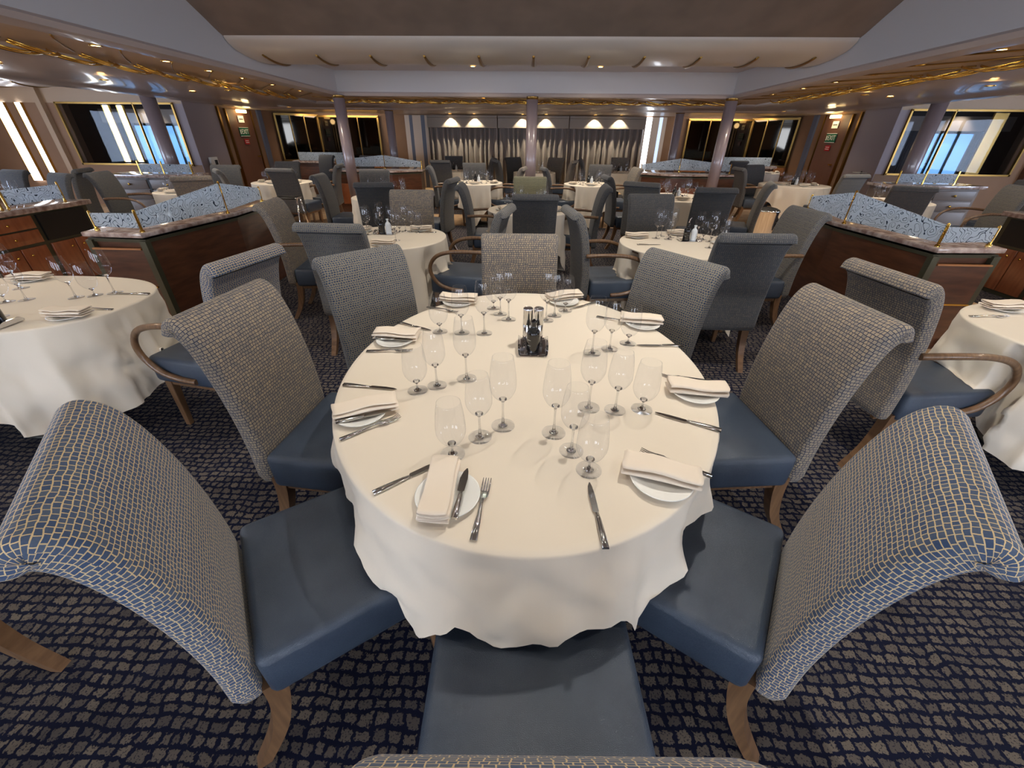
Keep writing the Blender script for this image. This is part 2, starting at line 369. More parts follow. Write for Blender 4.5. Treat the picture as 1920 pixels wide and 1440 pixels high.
# downlights
dl = None
def downlight(loc, label, group, power=18, ang=110, blend=.8, rot=(0, 0, 0), col=WARM, mt='lens'):
    global dl
    if dl is None:
        dl = thing('ceiling_downlight', label, 'downlight', loc, 0, group)
        MB().lathe([(.038, .004), (.038, -.004), (.05, -.006), (.054, 0), (.05, .004)], n=18).build('ring', 'brass', dl)
        MB().lathe([(.0005, -.001), (.038, -.001)], n=18).build('lens', mt, dl); o = dl
    else: o = dup(dl, loc, 0, label, group)
    if power: lamp('lamp', 'SPOT', (loc[0], loc[1], loc[2]-.03), power, col, .04, rot, ang, blend)
    return o
for s, side in ((-1, 'left'), (1, 'right')):
    for y in (1.2, 2.4, 3.6, 4.7, 5.55, 6.25, 6.95, 7.7, 8.6):
        downlight((s*(W+.42), y, zf(y)+.026), 'small round glowing downlight in the %s ceiling recess' % side, 'downlights of the %s ceiling recess' % side, 20, rot=(0, s*.35, 0))
    for y in (5.2, 8.1):
        downlight((s*(W+2.0), y, (zf(y)+zo(y))/2-.025), 'tiny lit downlight in the %s flat ceiling band, %s' % (side, 'nearer one' if y < 6 else 'farther one'), 'downlights in the ceiling bands', 8)
for x in (-3.0, -1.9, -.95, .95, 1.9, 3.0):
    downlight((x, YB+.5, zf(YB)+.022), 'small glowing downlight in the rear ceiling recess', 'downlights of the rear ceiling recess', 16)
# lamps of the raised ceiling above the tables (outside the view, above its upper edge)
for i, (x, y, e) in enumerate([(-.9, 2.3, 18), (.85, 2.05, 100), (0, 3.6, 30), (-.4, .9, 22), (-1.8, .2, 26), (1.8, .2, 30), (-2.4, 3.2, 30), (2.4, 3.2, 30)]):
    downlight((x, y, 3.105), 'round ceiling downlight set in the raised ceiling over the tables', 'downlights of the raised ceiling', 0)
    lamp('lamp', 'SPOT', (x, y, 3.07), e, (1.0, .94, .85), .03, (0, 0, 0), 120, .7)

for x, y, z, e in ((-2.1, 7.62, 2.49, 30), (2.2, 7.62, 2.49, 30), (-1.3, 7.62, 2.49, 20), (-.1, 7.62, 2.49, 20), (.4, 7.62, 2.49, 20), (1.2, 7.62, 2.49, 20), (0, 4.6, 3.0, 30), (-1.0, 8.5, 2.49, 40), (1.1, 8.5, 2.49, 40), (-2, 11, 2.13, 40), (0, 11.2, 2.13, 40), (2.1, 11, 2.13, 40),
                   (-4.7, 7.6, 2.08, 30), (4.9, 7.6, 2.08, 30), (-5.4, 6.2, 2.08, 30), (5.4, 6.2, 2.08, 30), (-6.0, 4.0, 2.1, 30), (6.0, 4.0, 2.1, 30), (-5.2, 1.8, 2.13, 14), (5.2, 1.8, 2.13, 14), (-9.2, 7.6, 2.33, 60), (9.2, 7.6, 2.33, 60),
                   (-6.0, 12.0, 2.05, 30), (6.0, 12.0, 2.05, 40), (-9.2, 3.6, 2.33, 50), (9.2, 3.6, 2.33, 50)):
    downlight((x, y, z), 'small flush fill downlight added above the side and rear tables', 'fill downlights added above the side and rear tables', 0)
    lamp('lamp', 'SPOT', (x, y, z-.03), e, (1.0, .9, .76), .06, (0, 0, 0), 150, .8)  # fill spots added to lift the dark background; trough row follows glints there
# columns
cl = None
for x, y, lab in ((-W, YB, 'at the front left corner of the raised ceiling'), (0, YB, 'in the middle of the room, in front of the curtains'), (W, YB, 'at the front right corner of the raised ceiling'),
               (-3.7, 12.6, 'behind and left, beside the striped panel'), (3.75, 12.6, 'behind and right, beside the bright light strip')):
    z1 = zf(y) if y < 10 else 2.04
    c = thing('round_column', 'slim mauve round column '+lab, 'column', (x, y, 0), 0)
    MB().lathe([(.104, 0), (.104, z1+.02)], n=28, caps=True).build('shaft', 'column', c)
    MB().lathe([(.106, 0), (.118, .005), (.118, .08), (.106, .09)], n=28).build('base_ring', 'brass_dark', c)
    MB().lathe([(.105, z1-.03), (.112, z1-.025), (.112, z1+.01)], n=28).build('collar', 'brass_dark', c)
for s, side in ((-1, 'left'), (1, 'right')):
    c = thing('side_pillar', 'thick brown pillar standing before the %s framed window opening' % side, 'pillar', (s*7.3, 9.2, 0))
    MB().lathe([(.125, 0), (.125, 2.1)], n=28, caps=True).build('shaft', 'column', c)
    MB().lathe([(.2, 0), (.2, .12), (.155, .14)], n=28).build('base', 'wood', c)

# walls
YW = 15.0; XS = 7.55; YM = 10.4
def wallbox(name, x0, x1, y0, y1, z0, z1, m='wall'):
    return struct(MB().box(((x0+x1)/2, (y0+y1)/2, (z0+z1)/2), (abs(x1-x0), abs(y1-y0), z1-z0)).build(name, m))
wallbox('wall_back', -7.7, 7.7, YW, YW+.1, 0, 2.1)
for s, side in ((-1, 'left'), (1, 'right')):
    xa = s*XS
    wallbox('wall_side_'+side, xa, xa+s*.1, YM+.1, YW, 0, 2.1)
    # window opening wall (faces the camera)
    wallbox('wall_%s_below' % side, xa, s*12.6, YM, YM+.1, 0, .86)
    wallbox('wall_%s_above' % side, xa, s*12.6, YM, YM+.1, 2.03, 2.36, 'panel_beige')
    wallbox('wall_%s_jamb' % side, xa, s*7.75, YM, YM+.1, .86, 2.03, 'wall_lilac')
    wallbox('wall_%s_outer' % side, s*10.35, s*12.6, YM, YM+.1, .86, 2.03)
    wallbox('wall_'+side, s*12.6, s*12.7, -5, YM+3, 0, 2.4)
    # lilac panel wall behind pillar
    wallbox('wall_%s_panel' % side, xa-s*.012, xa, YM+.0, 11.45, 0, 2.08, 'wall_lilac')
    fr = thing('brass_window_frame', 'wide brass framed opening in the %s wall showing a bright window' % side, 'window frame')
    x0, x1 = s*7.75, s*10.35
    for xx in (x0, s*8.62, x1):
        MB().box((xx, YM-.02, 1.44), (.035 if xx != s*8.62 else .02, .05, 1.2)).build('upright', 'brass_dark', fr)
    for zz in (.86, 2.03): MB().box(((x0+x1)/2, YM-.02, zz), (2.63, .05, .035)).build('rail', 'brass_dark', fr)
    MB().box(((x0+x1)/2, YM+.03, 1.44), (2.55, .006, 1.15)).build('pane', 'pane', fr)
    # room behind the opening with an outer window, light strips, curtains
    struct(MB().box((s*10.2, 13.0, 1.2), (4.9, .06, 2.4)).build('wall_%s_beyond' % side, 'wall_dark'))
    xw = 9.75 if s < 0 else 10.25
    wn = thing('outer_window', 'pale blue outer window with dark mullions seen through the %s brass frame' % side, 'window', (s*xw, 12.4, 0))
    MB().box((0, 0, 1.18), (1.5, .02, .95)).build('pane', 'sky', wn)
    for xx in (-.75, -.1, .35, .75): MB().box((xx, -.03, 1.18), (.04, .05, 1.0)).build('mullion', 'frame_dark', wn)
    for zz in (.68, 1.66): MB().box((0, -.03, zz), (1.54, .05, .05)).build('rail', 'frame_dark', wn)
    for dx, lab in ((-.95, 'left'), (.98, 'right')):
        b = MB(); ring0 = []; 
        pts = [(dx-.22+.44*i/24, -.16+.03*math.sin(i*1.9), 0) for i in range(25)]
        o = b.loft([[(p[0], p[1], .0) for p in pts], [(p[0], p[1], 1.7) for p in pts]], False, False).build('dark_curtain', 'curtain_dark', None)
        o.location = (s*xw, 12.4, 0); tag(o, 'dark drawn-back curtain at the %s edge of the %s outer window' % (lab, side), 'curtain')
    MB().box((0, -.25, 1.84), (2.6, .06, .3)).build('pelmet', 'pelmet', wn)
    lamp('lamp', 'SPOT', (s*xw, 11.7, 2.1), 25, WARM, .05, (.6, 0, 0), 90, .6)
# wall behind the camera; its unseen glowing windows are added as daylight sources
wallbox('wall_front', -12.7, 12.7, -5.1, -5.0, 0, 3.3)
M['added_daylight'] = mat('added_daylight', (150, 180, 220), 1, emit=(228, 238, 255), es=9.5)
for k in range(5):
    x = -8.4+4.2*k
    wn = bpy.data.objects.new('window_%d' % (k+1), None); COL.objects.link(wn); wn.location = (x, -4.98, 0); struct(wn)
    MB().box((0, 0, 1.3), (2.7, .02, 1.4)).build('pane', 'added_daylight', wn)
    for xx in (-1.37, 0, 1.37): MB().box((xx, .03, 1.3), (.06, .06, 1.46)).build('frame_upright', 'frame_dark', wn)
    for zz in (.58, 2.02): MB().box((0, .03, zz), (2.8, .06, .06)).build('frame_rail', 'frame_dark', wn)
M['added_daylight_side'] = mat('added_daylight_side', (150, 180, 220), 1, emit=(205, 224, 255), es=10)  # side windows out of view, glowing panes added to bring in daylight
for s_, n0 in ((-1, 6), (1, 8)):
    for k in range(2):
        wn = bpy.data.objects.new('window_%d' % (n0+k), None); COL.objects.link(wn); wn.location = (s_*12.58, 3.2+3.0*k, 0); wn.rotation_euler = (0, 0, -s_*PI/2); struct(wn)
        MB().box((0, 0, 1.35), (2.4, .02, 1.3)).build('pane', 'added_daylight_side', wn)
        for xx in (-1.22, 0, 1.22): MB().box((xx, -.03, 1.35), (.06, .06, 1.36)).build('frame_upright', 'frame_dark', wn)
        for zz in (.68, 2.02): MB().box((0, -.03, zz), (2.5, .06, .06)).build('frame_rail', 'frame_dark', wn)
# beige light troughs of the side bays
for s_, side in ((-1, 'left'), (1, 'right')):
    q = thing('bay_light_trough', 'pale curved ceiling trough with brass bands over the %s side bay' % side, 'ceiling trough')
    tp2 = spline([(8.45, 2.34), (8.55, 2.27), (8.8, 2.22), (9.1, 2.215), (9.35, 2.26), (9.45, 2.34)], 4)
    MB().loft([[(s_*8.2, y, z), (s_*12.5, y, z)] for y, z in tp2], False, False).build('shell', 'trough', q)
    for k in range(6):
        x = s_*(8.5+.7*k)
        MB().loft([[(x-.015, y, z-.004), (x, y, z-.016), (x+.015, y, z-.004), (x, y, z+.002)] for y, z in tp2[5:]], True, True).build('band', 'brass_dark', q)
# light strips on the far left wall
def light_strip(x, y, z0, z1, wd, label, rz=0, m='strip_white'):
    t = thing('wall_light_strip', label, 'light strip', (x, y, 0), rz)
    MB().box((0, 0, (z0+z1)/2), (wd, .04, z1-z0)).build('diffuser', m, t)
    for sx in (-1, 1): MB().box((sx*(wd/2+.012), 0, (z0+z1)/2), (.02, .05, z1-z0)).build('edge_trim', 'brass', t)
    return t
light_strip(-11.18, YM-.03, .5, 2.03, .12, 'tall bright white light strip on the left wall, nearer the brown panel')
light_strip(-11.62, YM-.03, .5, 2.03, .22, 'wide bright white light strip on the left wall at the picture edge')
light_strip(-9.44, YM+.2, .9, 2.0, .11, 'bright vertical light strip inside the left brass frame, left of its pair')
light_strip(-9.12, YM+.2, .9, 2.0, .10, 'bright vertical light strip inside the left brass frame, right of its pair')
wallbox('trim_4', -10.72, -10.6, YM-.1, YM, 0, 2.3, 'panel_beige')
MB().box((9.75, YM+.2, 1.4), (.28, .04, 1.2)).build('wall_strip_trim', 'brass_dark', None)
tag(bpy.data.objects['wall_strip_trim'], 'dull brass vertical strip panel inside the right brass frame', 'panel')
wallbox('trim_5', 10.6, 10.9, YM-.12, YM, 0, 2.3, 'mahogany')

# doors in the side walls
def text_mesh(txt, size, m, parent, loc, rot):
    cu = bpy.data.curves.new('t', 'FONT'); cu.body = txt; cu.size = size; cu.align_x = 'CENTER'; cu.align_y = 'CENTER'; cu.extrude = .001
    to = bpy.data.objects.new('t', cu); COL.objects.link(to); bpy.context.view_layer.update()
    me = bpy.data.meshes.new_from_object(to.evaluated_get(bpy.context.evaluated_depsgraph_get())); bpy.data.objects.remove(to)
    me.materials.clear(); me.materials.append(M[m]); o = bpy.data.objects.new('lettering', me); COL.objects.link(o); o.parent = parent; o.location = loc; o.rotation_euler = rot
    return o
for s, side, n in ((-1, 'left', 1), (1, 'right', 2)):
    rz = PI/2 if s < 0 else -PI/2
    d = bpy.data.objects.new('door_%d' % n, None); COL.objects.link(d); d.location = (s*(XS-.02), 12.3, 0); d.rotation_euler = (0, 0, rz); struct(d)
    MB().box((0, 0, 1.0), (1.0, .04, 2.0)).build('door_leaf', 'door', d)
    for xx in (-.53, .53): MB().box((xx, -.01, 1.0), (.03, .06, 2.02)).build('door_edge', 'brass_dark', d)
    MB().box((0.36, -.05, .95), (.1, .04, .03)).build('door_handle', 'brass', d)
    struct(MB().box((s*(XS-.02), 13.25, 1.02), (.05, .2, 2.04)).build('trim_%d' % (5+n), 'panel_slate'))
    struct(MB().box((s*(XS-.02), 11.52, 1.02), (.05, .06, 2.04)).build('trim_%d' % (7+n), 'brass_dark'))
    rot = (PI/2, 0, rz)
    for nm, lab, z, w_, h, m, txt, tm in (('exit_sign', 'green EXIT sign with white letters on the %s door', 1.52, .40, .2, 'green', 'EXIT', 'white'),
                                          ('notice', 'small white notice with grey line at the top of the %s door', 1.80, .24, .15, 'white', '', ''),
                                          ('notice', 'small red notice below the EXIT sign on the %s door', 1.30, .2, .12, 'red', '', '')):
        q = thing(nm, lab % side, 'sign', (s*(XS-.055), 12.3, z), rz)
        MB().box((0, 0, 0), (w_, .01, h)).build('plate', m, q)
        if txt:
            text_mesh(txt, .15, tm, q, (.03, -.008, 0), (PI/2, 0, 0))
            MB().box((-.165, -.008, .0), (.03, .004, .1)).build('running_figure', 'white', q)
            for zz in (-.095, .095): MB().box((0, -.007, zz), (.4, .004, .01)).build('border', 'white', q)
        elif m == 'white': MB().box((0, -.007, 0), (.16, .004, .02)).build('text_line', 'label', q)
        else:
            for zz in (-.02, .02): MB().box((0, -.007, zz), (.14, .004, .012)).build('text_line', 'white', q)
    q = thing('wall_lamp', 'small amber glowing lamp above the %s door' % side, 'lamp', (s*(XS-.12), 12.3, 1.97), rz)
    MB().box((0, 0, 0), (.34, .08, .07)).build('housing', 'lens_soft', q, bevel=.01)
    lamp('lamp', 'POINT', (s*(XS-.3), 12.3, 1.85), 2.5, (1, .75, .4), .08)
# information plate, extinguisher (right), call box (left)
q = thing('information_sign', 'small white square sign with a dark i on the lilac right wall', 'sign', (XS-.05, 10.75, .86), -PI/2)
MB().box((0, 0, 0), (.24, .01, .24)).build('plate', 'white', q); MB().box((0, -.008, -.02), (.045, .004, .1)).build('letter_stem', 'label', q); MB().lathe([(.001, 0), (.02, 0)], (0, 0, 0), 12).build('letter_dot', 'label', q).location = (0, -.009, .06)
q.children[2].rotation_euler = (PI/2, 0, 0)
q = thing('call_box', 'small white wall box with a dark button on the lilac left wall', 'wall box', (-XS+.06, 10.75, .9), PI/2)
MB().box((0, 0, 0), (.26, .05, .22)).build('case', 'white', q, bevel=.01); MB().box((.04, -.03, 0), (.08, .02, .1)).build('button', 'label', q)
q = thing('fire_extinguisher', 'red fire extinguisher with black hose standing by the right wall', 'fire extinguisher', (XS-.25, 10.9, 0))
MB().lathe([(.0, 0), (.08, .0), (.085, .02), (.085, .42), (.06, .48), (.02, .5), (.02, .54)], n=20).build('cylinder', 'red', q)
MB().tube([(0, 0, .53), (-.08, -.05, .58), (-.2, -.1, .56), (-.24, -.1, .4), (-.16, -.08, .28)], .014).build('hose', 'black', q)
MB().box((0, 0, .56), (.04, .12, .03)).build('lever', 'black', q)
q = thing('fire_hose_reel', 'dull red round fitting low on the wall beside the left door', 'fire fitting', (-XS+.14, 13.7, .6), PI/2)
MB().lathe([(.001, -.05), (.16, -.05), (.16, .05), (.001, .05)], n=24).build('drum', 'red', q).rotation_euler = (PI/2, 0, 0)

# dark mirrored corner panels with brass frames
def mirror_panel(ax, ay, bx, by, z0, z1, label, divs):
    L_ = math.hypot(bx-ax, by-ay); rz = math.atan2(by-ay, bx-ax)
    t = thing('mirror_panel', label, 'mirror', ((ax+bx)/2, (ay+by)/2, 0), rz)
    MB().box((0, 0, (z0+z1)/2), (L_, .03, z1-z0)).build('mirror_glass', 'mirror_dark', t)
    for k in range(divs+1):
        x = -L_/2+L_*k/divs
        MB().box((x, -.02, (z0+z1)/2), (.05 if k in (0, divs) else .022, .04, z1-z0)).build('upright', 'brass_dark', t)
    for z in (z0, z1): MB().box((0, -.02, z), (L_+.05, .04, .05)).build('rail', 'brass_dark', t)
    MB().box((0, -.06, z0-.13), (L_+.05, .12, .2)).build('base_panel', 'wood_trim', t)
    return t
for s, side in ((-1, 'left'), (1, 'right')):
    a = (s*(XS-.06), 13.95); b_ = (s*6.65, YW-.1); c_ = (s*4.75, YW-.1)
    p, q2 = (a, b_) if s < 0 else (b_, a)
    mirror_panel(p[0], p[1], q2[0], q2[1], .78, 1.97, 'dark brass-framed mirror angled across the %s rear corner' % side, 3)
    p, q2 = (b_, c_) if s < 0 else (c_, b_)
    mirror_panel(p[0], p[1], q2[0], q2[1], .78, 1.95, 'dark brass-framed mirror on the rear wall, %s of the curtains' % side, 3)
    lamp('lamp', 'AREA', (s*5.7, 14.3, 2.0), 14, (1, .84, .66), 1.8, (0.5, 0, 0), size_y=.2)
# striped / lit panels beside the curtains
def striped(x0, cols, label):
    t = thing('striped_wall_panel', label, 'wall panel', (0, YW-.06, 0)); x = x0
    for wd, m in cols:
        MB().box((x+wd/2, 0, 1.0), (wd, .06, 2.0)).build('stripe', m, t); x += wd
striped(-3.92, [(.14, 'panel_cream'), (.1, 'panel_slate'), (.26, 'panel_cream'), (.12, 'panel_slate'), (.14, 'panel_cream')], 'cream and slate vertical striped panel left of the curtains')
striped(3.38, [(.09, 'panel_cream'), (.17, 'strip_white'), (.22, 'panel_cream'), (.1, 'strip_blue'), (.12, 'panel_cream')], 'cream panel with two glowing vertical strips right of the curtains')
# curtains + pelmets
edges = [-3.16, -1.03, 1.12, 3.38]
for k, nm in enumerate(('left', 'middle', 'right')):
    x0, x1 = edges[k], edges[k+1]; n = 150; top = []; bot = []
    for i in range(n+1):
        t = i/n; x = x0+(x1-x0)*t; ph = t*2*PI*13+1.1*math.sin(t*23+k)+.8*math.sin(t*9.3+k*2)
        top.append((x, YW-.28+.05*math.sin(ph), 1.72)); bot.append((x+.02*math.sin(ph*.5), YW-.28+.085*math.sin(ph+.25*math.sin(t*40)), .02))
    mid = [((a[0]+b[0])/2+.006*math.sin(i), (a[1]+b[1])/2, .9) for i, (a, b) in enumerate(zip(top, bot))]
    o = MB().loft([bot, mid, top], False, False).build('floor_length_curtain', 'curtain')
    tag(o, 'pleated taupe satin curtain, %s one of three on the rear wall' % nm, 'curtain')
    p = thing('curtain_pelmet', 'padded taupe pelmet above the %s rear curtain' % nm, 'pelmet', ((x0+x1)/2, YW-.42, 0))
    MB().box((0, 0, 1.81), (x1-x0-.02, .08, .26)).build('valance', 'pelmet', p, bevel=.015)
    MB().box((0, -.012, 1.97), (x1-x0-.02, .09, .06)).build('cornice', 'pelmet', p, bevel=.01)
for x in (-2.42, -1.7, -.27, .42, 1.86, 2.6):
    downlight((x, YW-.61, 2.025), 'small downlight above the rear curtains throwing a bright pool on the pelmet', 'downlights above the curtains', 0)
    lamp('lamp', 'SPOT', (x, YW-.59, 2.01), 55, (1, .88, .62), .015, (.10, 0, 0), 96, .3)

# ================================================================ STATIONS
def station(name, label, poly, ztop, front_m='mahogany', panels=(), glass=(), shelf=None, loc=(0, 0)):
    """poly: counter outline; glass: list of ((x,y),(x,y),h0,h1) panels"""
    t = thing(name, label, 'service counter', (0, 0, 0))
    cx = sum(p[0] for p in poly)/len(poly); cy = sum(p[1] for p in poly)/len(poly)
    ins = [(cx+(x-cx)*.95, cy+(y-cy)*.95) for x, y in poly]
    MB().prism(ins, .0, ztop-.05).build('body', front_m, t)
    MB().prism(poly, ztop-.035, ztop).build('counter_top', 'marble', t, bevel=.008)
    MB().prism([(cx+(x-cx)*.97, cy+(y-cy)*.97) for x, y in poly], ztop-.075, ztop-.05).build('edge_moulding', 'greenish', t)
    for (a, b, h0, h1) in glass:
        dx, dy = b[0]-a[0], b[1]-a[1]; L_ = math.hypot(dx, dy); nx, ny = -dy/L_*.006, dx/L_*.006
        z0 = ztop+.03
        b2 = MB(); r0 = [(a[0]-nx, a[1]-ny, z0), (a[0]+nx, a[1]+ny, z0), (a[0]+nx, a[1]+ny, ztop+h0), (a[0]-nx, a[1]-ny, ztop+h0)]
        r1 = [(b[0]-nx, b[1]-ny, z0), (b[0]+nx, b[1]+ny, z0), (b[0]+nx, b[1]+ny, ztop+h1), (b[0]-nx, b[1]-ny, ztop+h1)]
        b2.loft([r0, r1], True, True, False).build('glass_screen', 'swirl', t)
        for p, h in ((a, h0), (b, h1)):
            MB().lathe([(.018, 0), (.018, .012), (.010, .016), (.010, h+.01), (.004, h+.018)], (p[0], p[1], ztop), 14).build('brass_post', 'brass', t)
    return t
def post_row(t, x, y, h, m='brass_dark', d=.05):
    MB().box((x, y, h/2), (d, d, h)).build('corner_post', m, t)
def mk_station(s, side):
    f = lambda pts: [(s*x, y) for x, y in (pts if s > 0 else pts)]
    poly = f([(3.56, 3.27), (3.04, 3.24), (2.93, 4.3), (3.0, 5.15), (3.62, 5.15), (3.66, 4.2)])
    g = f([(3.5, 3.36), (3.08, 3.31), (2.97, 4.22), (3.1, 5.05)])
    t = station('waiter_station', 'dark mahogany waiter station with marble top and scrolled glass screen, %s of the main table' % side, poly, .85,
                glass=[(g[0], g[1], .13, .14), (g[1], g[2], .15, .27), (g[2], g[3], .27, .14)])
    for x, y in ((3.06, 3.27), (3.53, 3.30)): post_row(t, s*x, y, .79, 'greenish')
    # open shelf end facing the aisle
    MB().box((s*3.295, 3.262, .42), (.40, .012, .60)).build('shelf_recess', 'mahogany', t)
    MB().box((s*3.295, 3.25, .42), (.40, .02, .012)).build('shelf_edge', 'brass', t)
    MB().box((s*3.295, 3.25, .73), (.40, .02, .012)).build('shelf_edge', 'wood_trim', t)
    # acrylic menu holder on the counter
    o = MB().box((0, 0, .03), (.12, .004, .06)).box((0, .03, .003), (.12, .06, .004)).build('acrylic_holder', 'pane', None); o.location = (s*3.16, 3.5, .853); o.rotation_euler = (0, 0, s*1.2)
    tag(o, 'small clear acrylic card holder on the %s waiter station counter' % side, 'card holder')
    # second cabinet with drawers
    c = thing('drawer_cabinet', 'cherry drawer cabinet with marble top and glass screen beyond the %s waiter station' % side, 'cabinet', (0, 0, 0))
    x0, x1, y0, y1 = 5.16, 5.75, 2.6, 5.0
    if s > 0: x0, x1, y0, y1 = 5.4, 6.0, 2.8, 5.2
    MB().box((s*(x0+x1)/2, (y0+y1)/2, .4), (x1-x0-.04, y1-y0-.04, .8)).build('body', 'greenish', c)
    MB().box((s*(x0+x1)/2, (y0+y1)/2, .825), (x1-x0+.06, y1-y0+.04, .05)).build('counter_top', 'marble', c, bevel=.008)
    for k in range(4):
        ya = y0+.06+(y1-y0-.1)/4*k; yb = ya+(y1-y0-.1)/4-.05; ym = (ya+yb)/2
        black = (k == 3)
        for (za, zb) in ((.66, .78), (.52, .645)):
            if black: continue
            dr = MB().box((s*(x0+.015), ym, (za+zb)/2), (.03, yb-ya, zb-za)).build('drawer', 'cherry', c, bevel=.004)
            kb = MB().lathe([(.001, .02), (.012, .016), (.012, .008), (.006, 0)], n=12).build('knob', 'brass', dr); kb.location = (s*(x0-.002), ym, (za+zb)/2); kb.rotation_euler = (0, -s*PI/2, 0)
        if black: MB().box((s*(x0+.012), ym, .65), (.03, yb-ya, .26)).build('appliance_bay', 'black', c)
        for h in (0, 1):
            yy = ya+(yb-ya)*(.25+.5*h)
            dr = MB().box((s*(x0+.015), yy, .27), (.03, (yb-ya)/2-.01, .44)).build('cabinet_door', 'cherry', c, bevel=.004)
            kb = MB().lathe([(.001, .02), (.012, .016), (.012, .008), (.006, 0)], n=12).build('knob', 'brass', dr); kb.location = (s*(x0-.002), yy+(.06 if h == 0 else -.06), .42); kb.rotation_euler = (0, -s*PI/2, 0)
    for ya, yb in ((y0+.1, y0+1.6), (y0+1.66, y1-.15)):
        MB().box((s*(x0+.1), (ya+yb)/2, .95), (.012, yb-ya, .14)).build('glass_screen', 'swirl', c)
        for yy in (ya, yb): MB().lathe([(.016, 0), (.010, .016), (.010, .19), (.004, .2)], (s*(x0+.1), yy, .85), 12).build('brass_post', 'brass', c)
mk_station(-1, 'left'); mk_station(1, 'right')
# drawer sideboards below the brass frames
for s, side in ((-1, 'left'), (1, 'right')):
    t = thing('sideboard', 'pale grey four-drawer sideboard with marble top under the %s brass frame' % side, 'sideboard', (s*6.95, 8.3, 0), s*-.0)
    MB().box((0, 0, .4), (1.5, .5, .8)).build('body', 'drawer_grey', t)
    MB().box((0, -.02, .83), (1.6, .6, .05)).build('counter_top', 'marble', t, bevel=.008)
    for i, x in enumerate((-.36, .36)):
        for (za, zb) in ((.62, .77), (.45, .6), (.05, .43)):
            dr = MB().box((x, -.26, (za+zb)/2), (.66, .03, zb-za)).build('drawer', 'drawer_grey', t, bevel=.005)
            if zb > .5:
                kb = MB().lathe([(.001, .03), (.02, .024), (.02, .01), (.008, 0)], n=12).build('knob', 'brass', dr); kb.location = (x, -.275, (za+zb)/2); kb.rotation_euler = (PI/2, 0, 0)
    MB().box((0, -.255, .4), (.04, .02, .78)).build('divider', 'black', t)
    MB().box((.1, .12, .93), (1.0, .012, .14)).build('glass_screen', 'swirl', t)
    for xx in (-.4, .05, .6): MB().box((xx, .12, .95), (.02, .02, .2)).build('brass_post', 'brass', t)
# rear stations by the columns
for s, side in ((-1, 'left'), (1, 'right')):
    poly = [(s*2.35, 9.75), (s*2.9, 9.35), (s*4.3, 9.45), (s*4.5, 10.1), (s*2.4, 10.3)]
    g = [(s*2.45, 10.15), (s*3.3, 10.2), (s*4.35, 10.05)]
    poly = [(x+0, y+.25) for x, y in poly]; g = [(x, y+.2) for x, y in g]
    t = station('waiter_station', 'brown service counter with scrolled glass screen behind the %s front column' % side, poly, .85, glass=[(g[0], g[1], .14, .26), (g[1], g[2], .26, .16)])
    MB().box((s*3.6, 9.6, .4), (.9, .02, .4)).build('front_panel', 'cherry', t)
    # small tabletop sideboard deeper in the corner (bright lit counter)
    q = thing('corner_counter', 'marble-topped counter in the %s rear corner below the mirrors' % side, 'counter', (s*5.7, 12.9, 0))
    MB().box((0, 0, .4), (1.6, .5, .8)).build('body', 'mahogany', q); MB().box((0, 0, .83), (1.7, .6, .05)).build('counter_top', 'marble', q)
    MB().box((0, -.2, .96), (1.4, .012, .2)).build('glass_screen', 'swirl', q)

# ================================================================ CHAIRS
ARMS = []
SEATS = []   # (cx, cy, facing)
def chair_back():
    prof = spline([(-.220, .325), (-.218, .48), (-.226, .62), (-.244, .76), (-.270, .88), (-.298, .96), (-.330, 1.006), (-.368, 1.024), (-.402, 1.008), (-.414, .972)], 4)
    b = MB(); rings = []; vs = cumlen(prof)
    n = len(prof)
    for i, (y, z) in enumerate(prof):
        a = prof[max(0, i-1)]; c = prof[min(n-1, i+1)]
        ty, tz = c[0]-a[0], c[1]-a[1]; l = math.hypot(ty, tz); ty /= l; tz /= l
        ny, nz = tz, -ty           # towards the front
        if ny < 0 and i < n*.6: ny, nz = -ny, -nz
        th = .070 if i < n-5 else .070*(1-.4*((i-(n-5))/4)**2)
        wd = .452+.028*(i/n)
        if i == 0: wd -= .01; th -= .01
        sec = rrect(wd, th, .022 if th > .05 else th*.42)
        # section centre lies half a thickness behind the front face
        rings.append([(x, y+(-th/2+v)*ny, z+(-th/2+v)*nz) for x, v in sec])
    us = cumlen(rrect(.466, .070, .022), True)
    b.loft(rings, True, True, True, (us, vs))
    return b
def leg_loft(path, s0, s1):
    b = MB(); rings = []
    for i, p in enumerate(path):
        t = i/(len(path)-1); h = (s0*(1-t)+s1*t)/2
        rings.append([(p[0]-h, p[1]-h, p[2]), (p[0]+h, p[1]-h, p[2]), (p[0]+h, p[1]+h, p[2]), (p[0]-h, p[1]+h, p[2])])
    return b.loft(rings, True, True, False)
def make_chair(fab, arms=False):
    t = thing('dining_armchair' if arms else 'dining_chair', '', 'chair')
    se = MB().box((0, .03, .400), (.49, .475, .16)).build('seat', 'leather', t, bevel=.026)
    chair_back().build('backrest', fab, t)
    MB().box((0, .02, .308), (.43, .42, .03)).build('seat_rail', 'wood', t)
    for sx in (-1, 1):
        leg_loft([(sx*.2, .225, .33), (sx*.205, .235, 0)], .046, .03).build('leg', 'wood', t, bevel=.004)
        leg_loft(spline([(sx*.2, -.195, .35), (sx*.2, -.205, .25), (sx*.202, -.24, .12), (sx*.204, -.31, 0)], 4), .056, .036).build('leg', 'wood', t)
        if arms:
            pts = spline([(sx*.235, -.27, .69), (sx*.262, -.12, .70), (sx*.275, .05, .695), (sx*.275, .18, .655), (sx*.272, .245, .57), (sx*.268, .235, .48), (sx*.262, .17, .405), (sx*.255, .07, .37), (sx*.25, -.03, .362)], 5)
            MB().tube(pts, .0165, 12).build('armrest', 'wood', t)
    return t
protos = {}
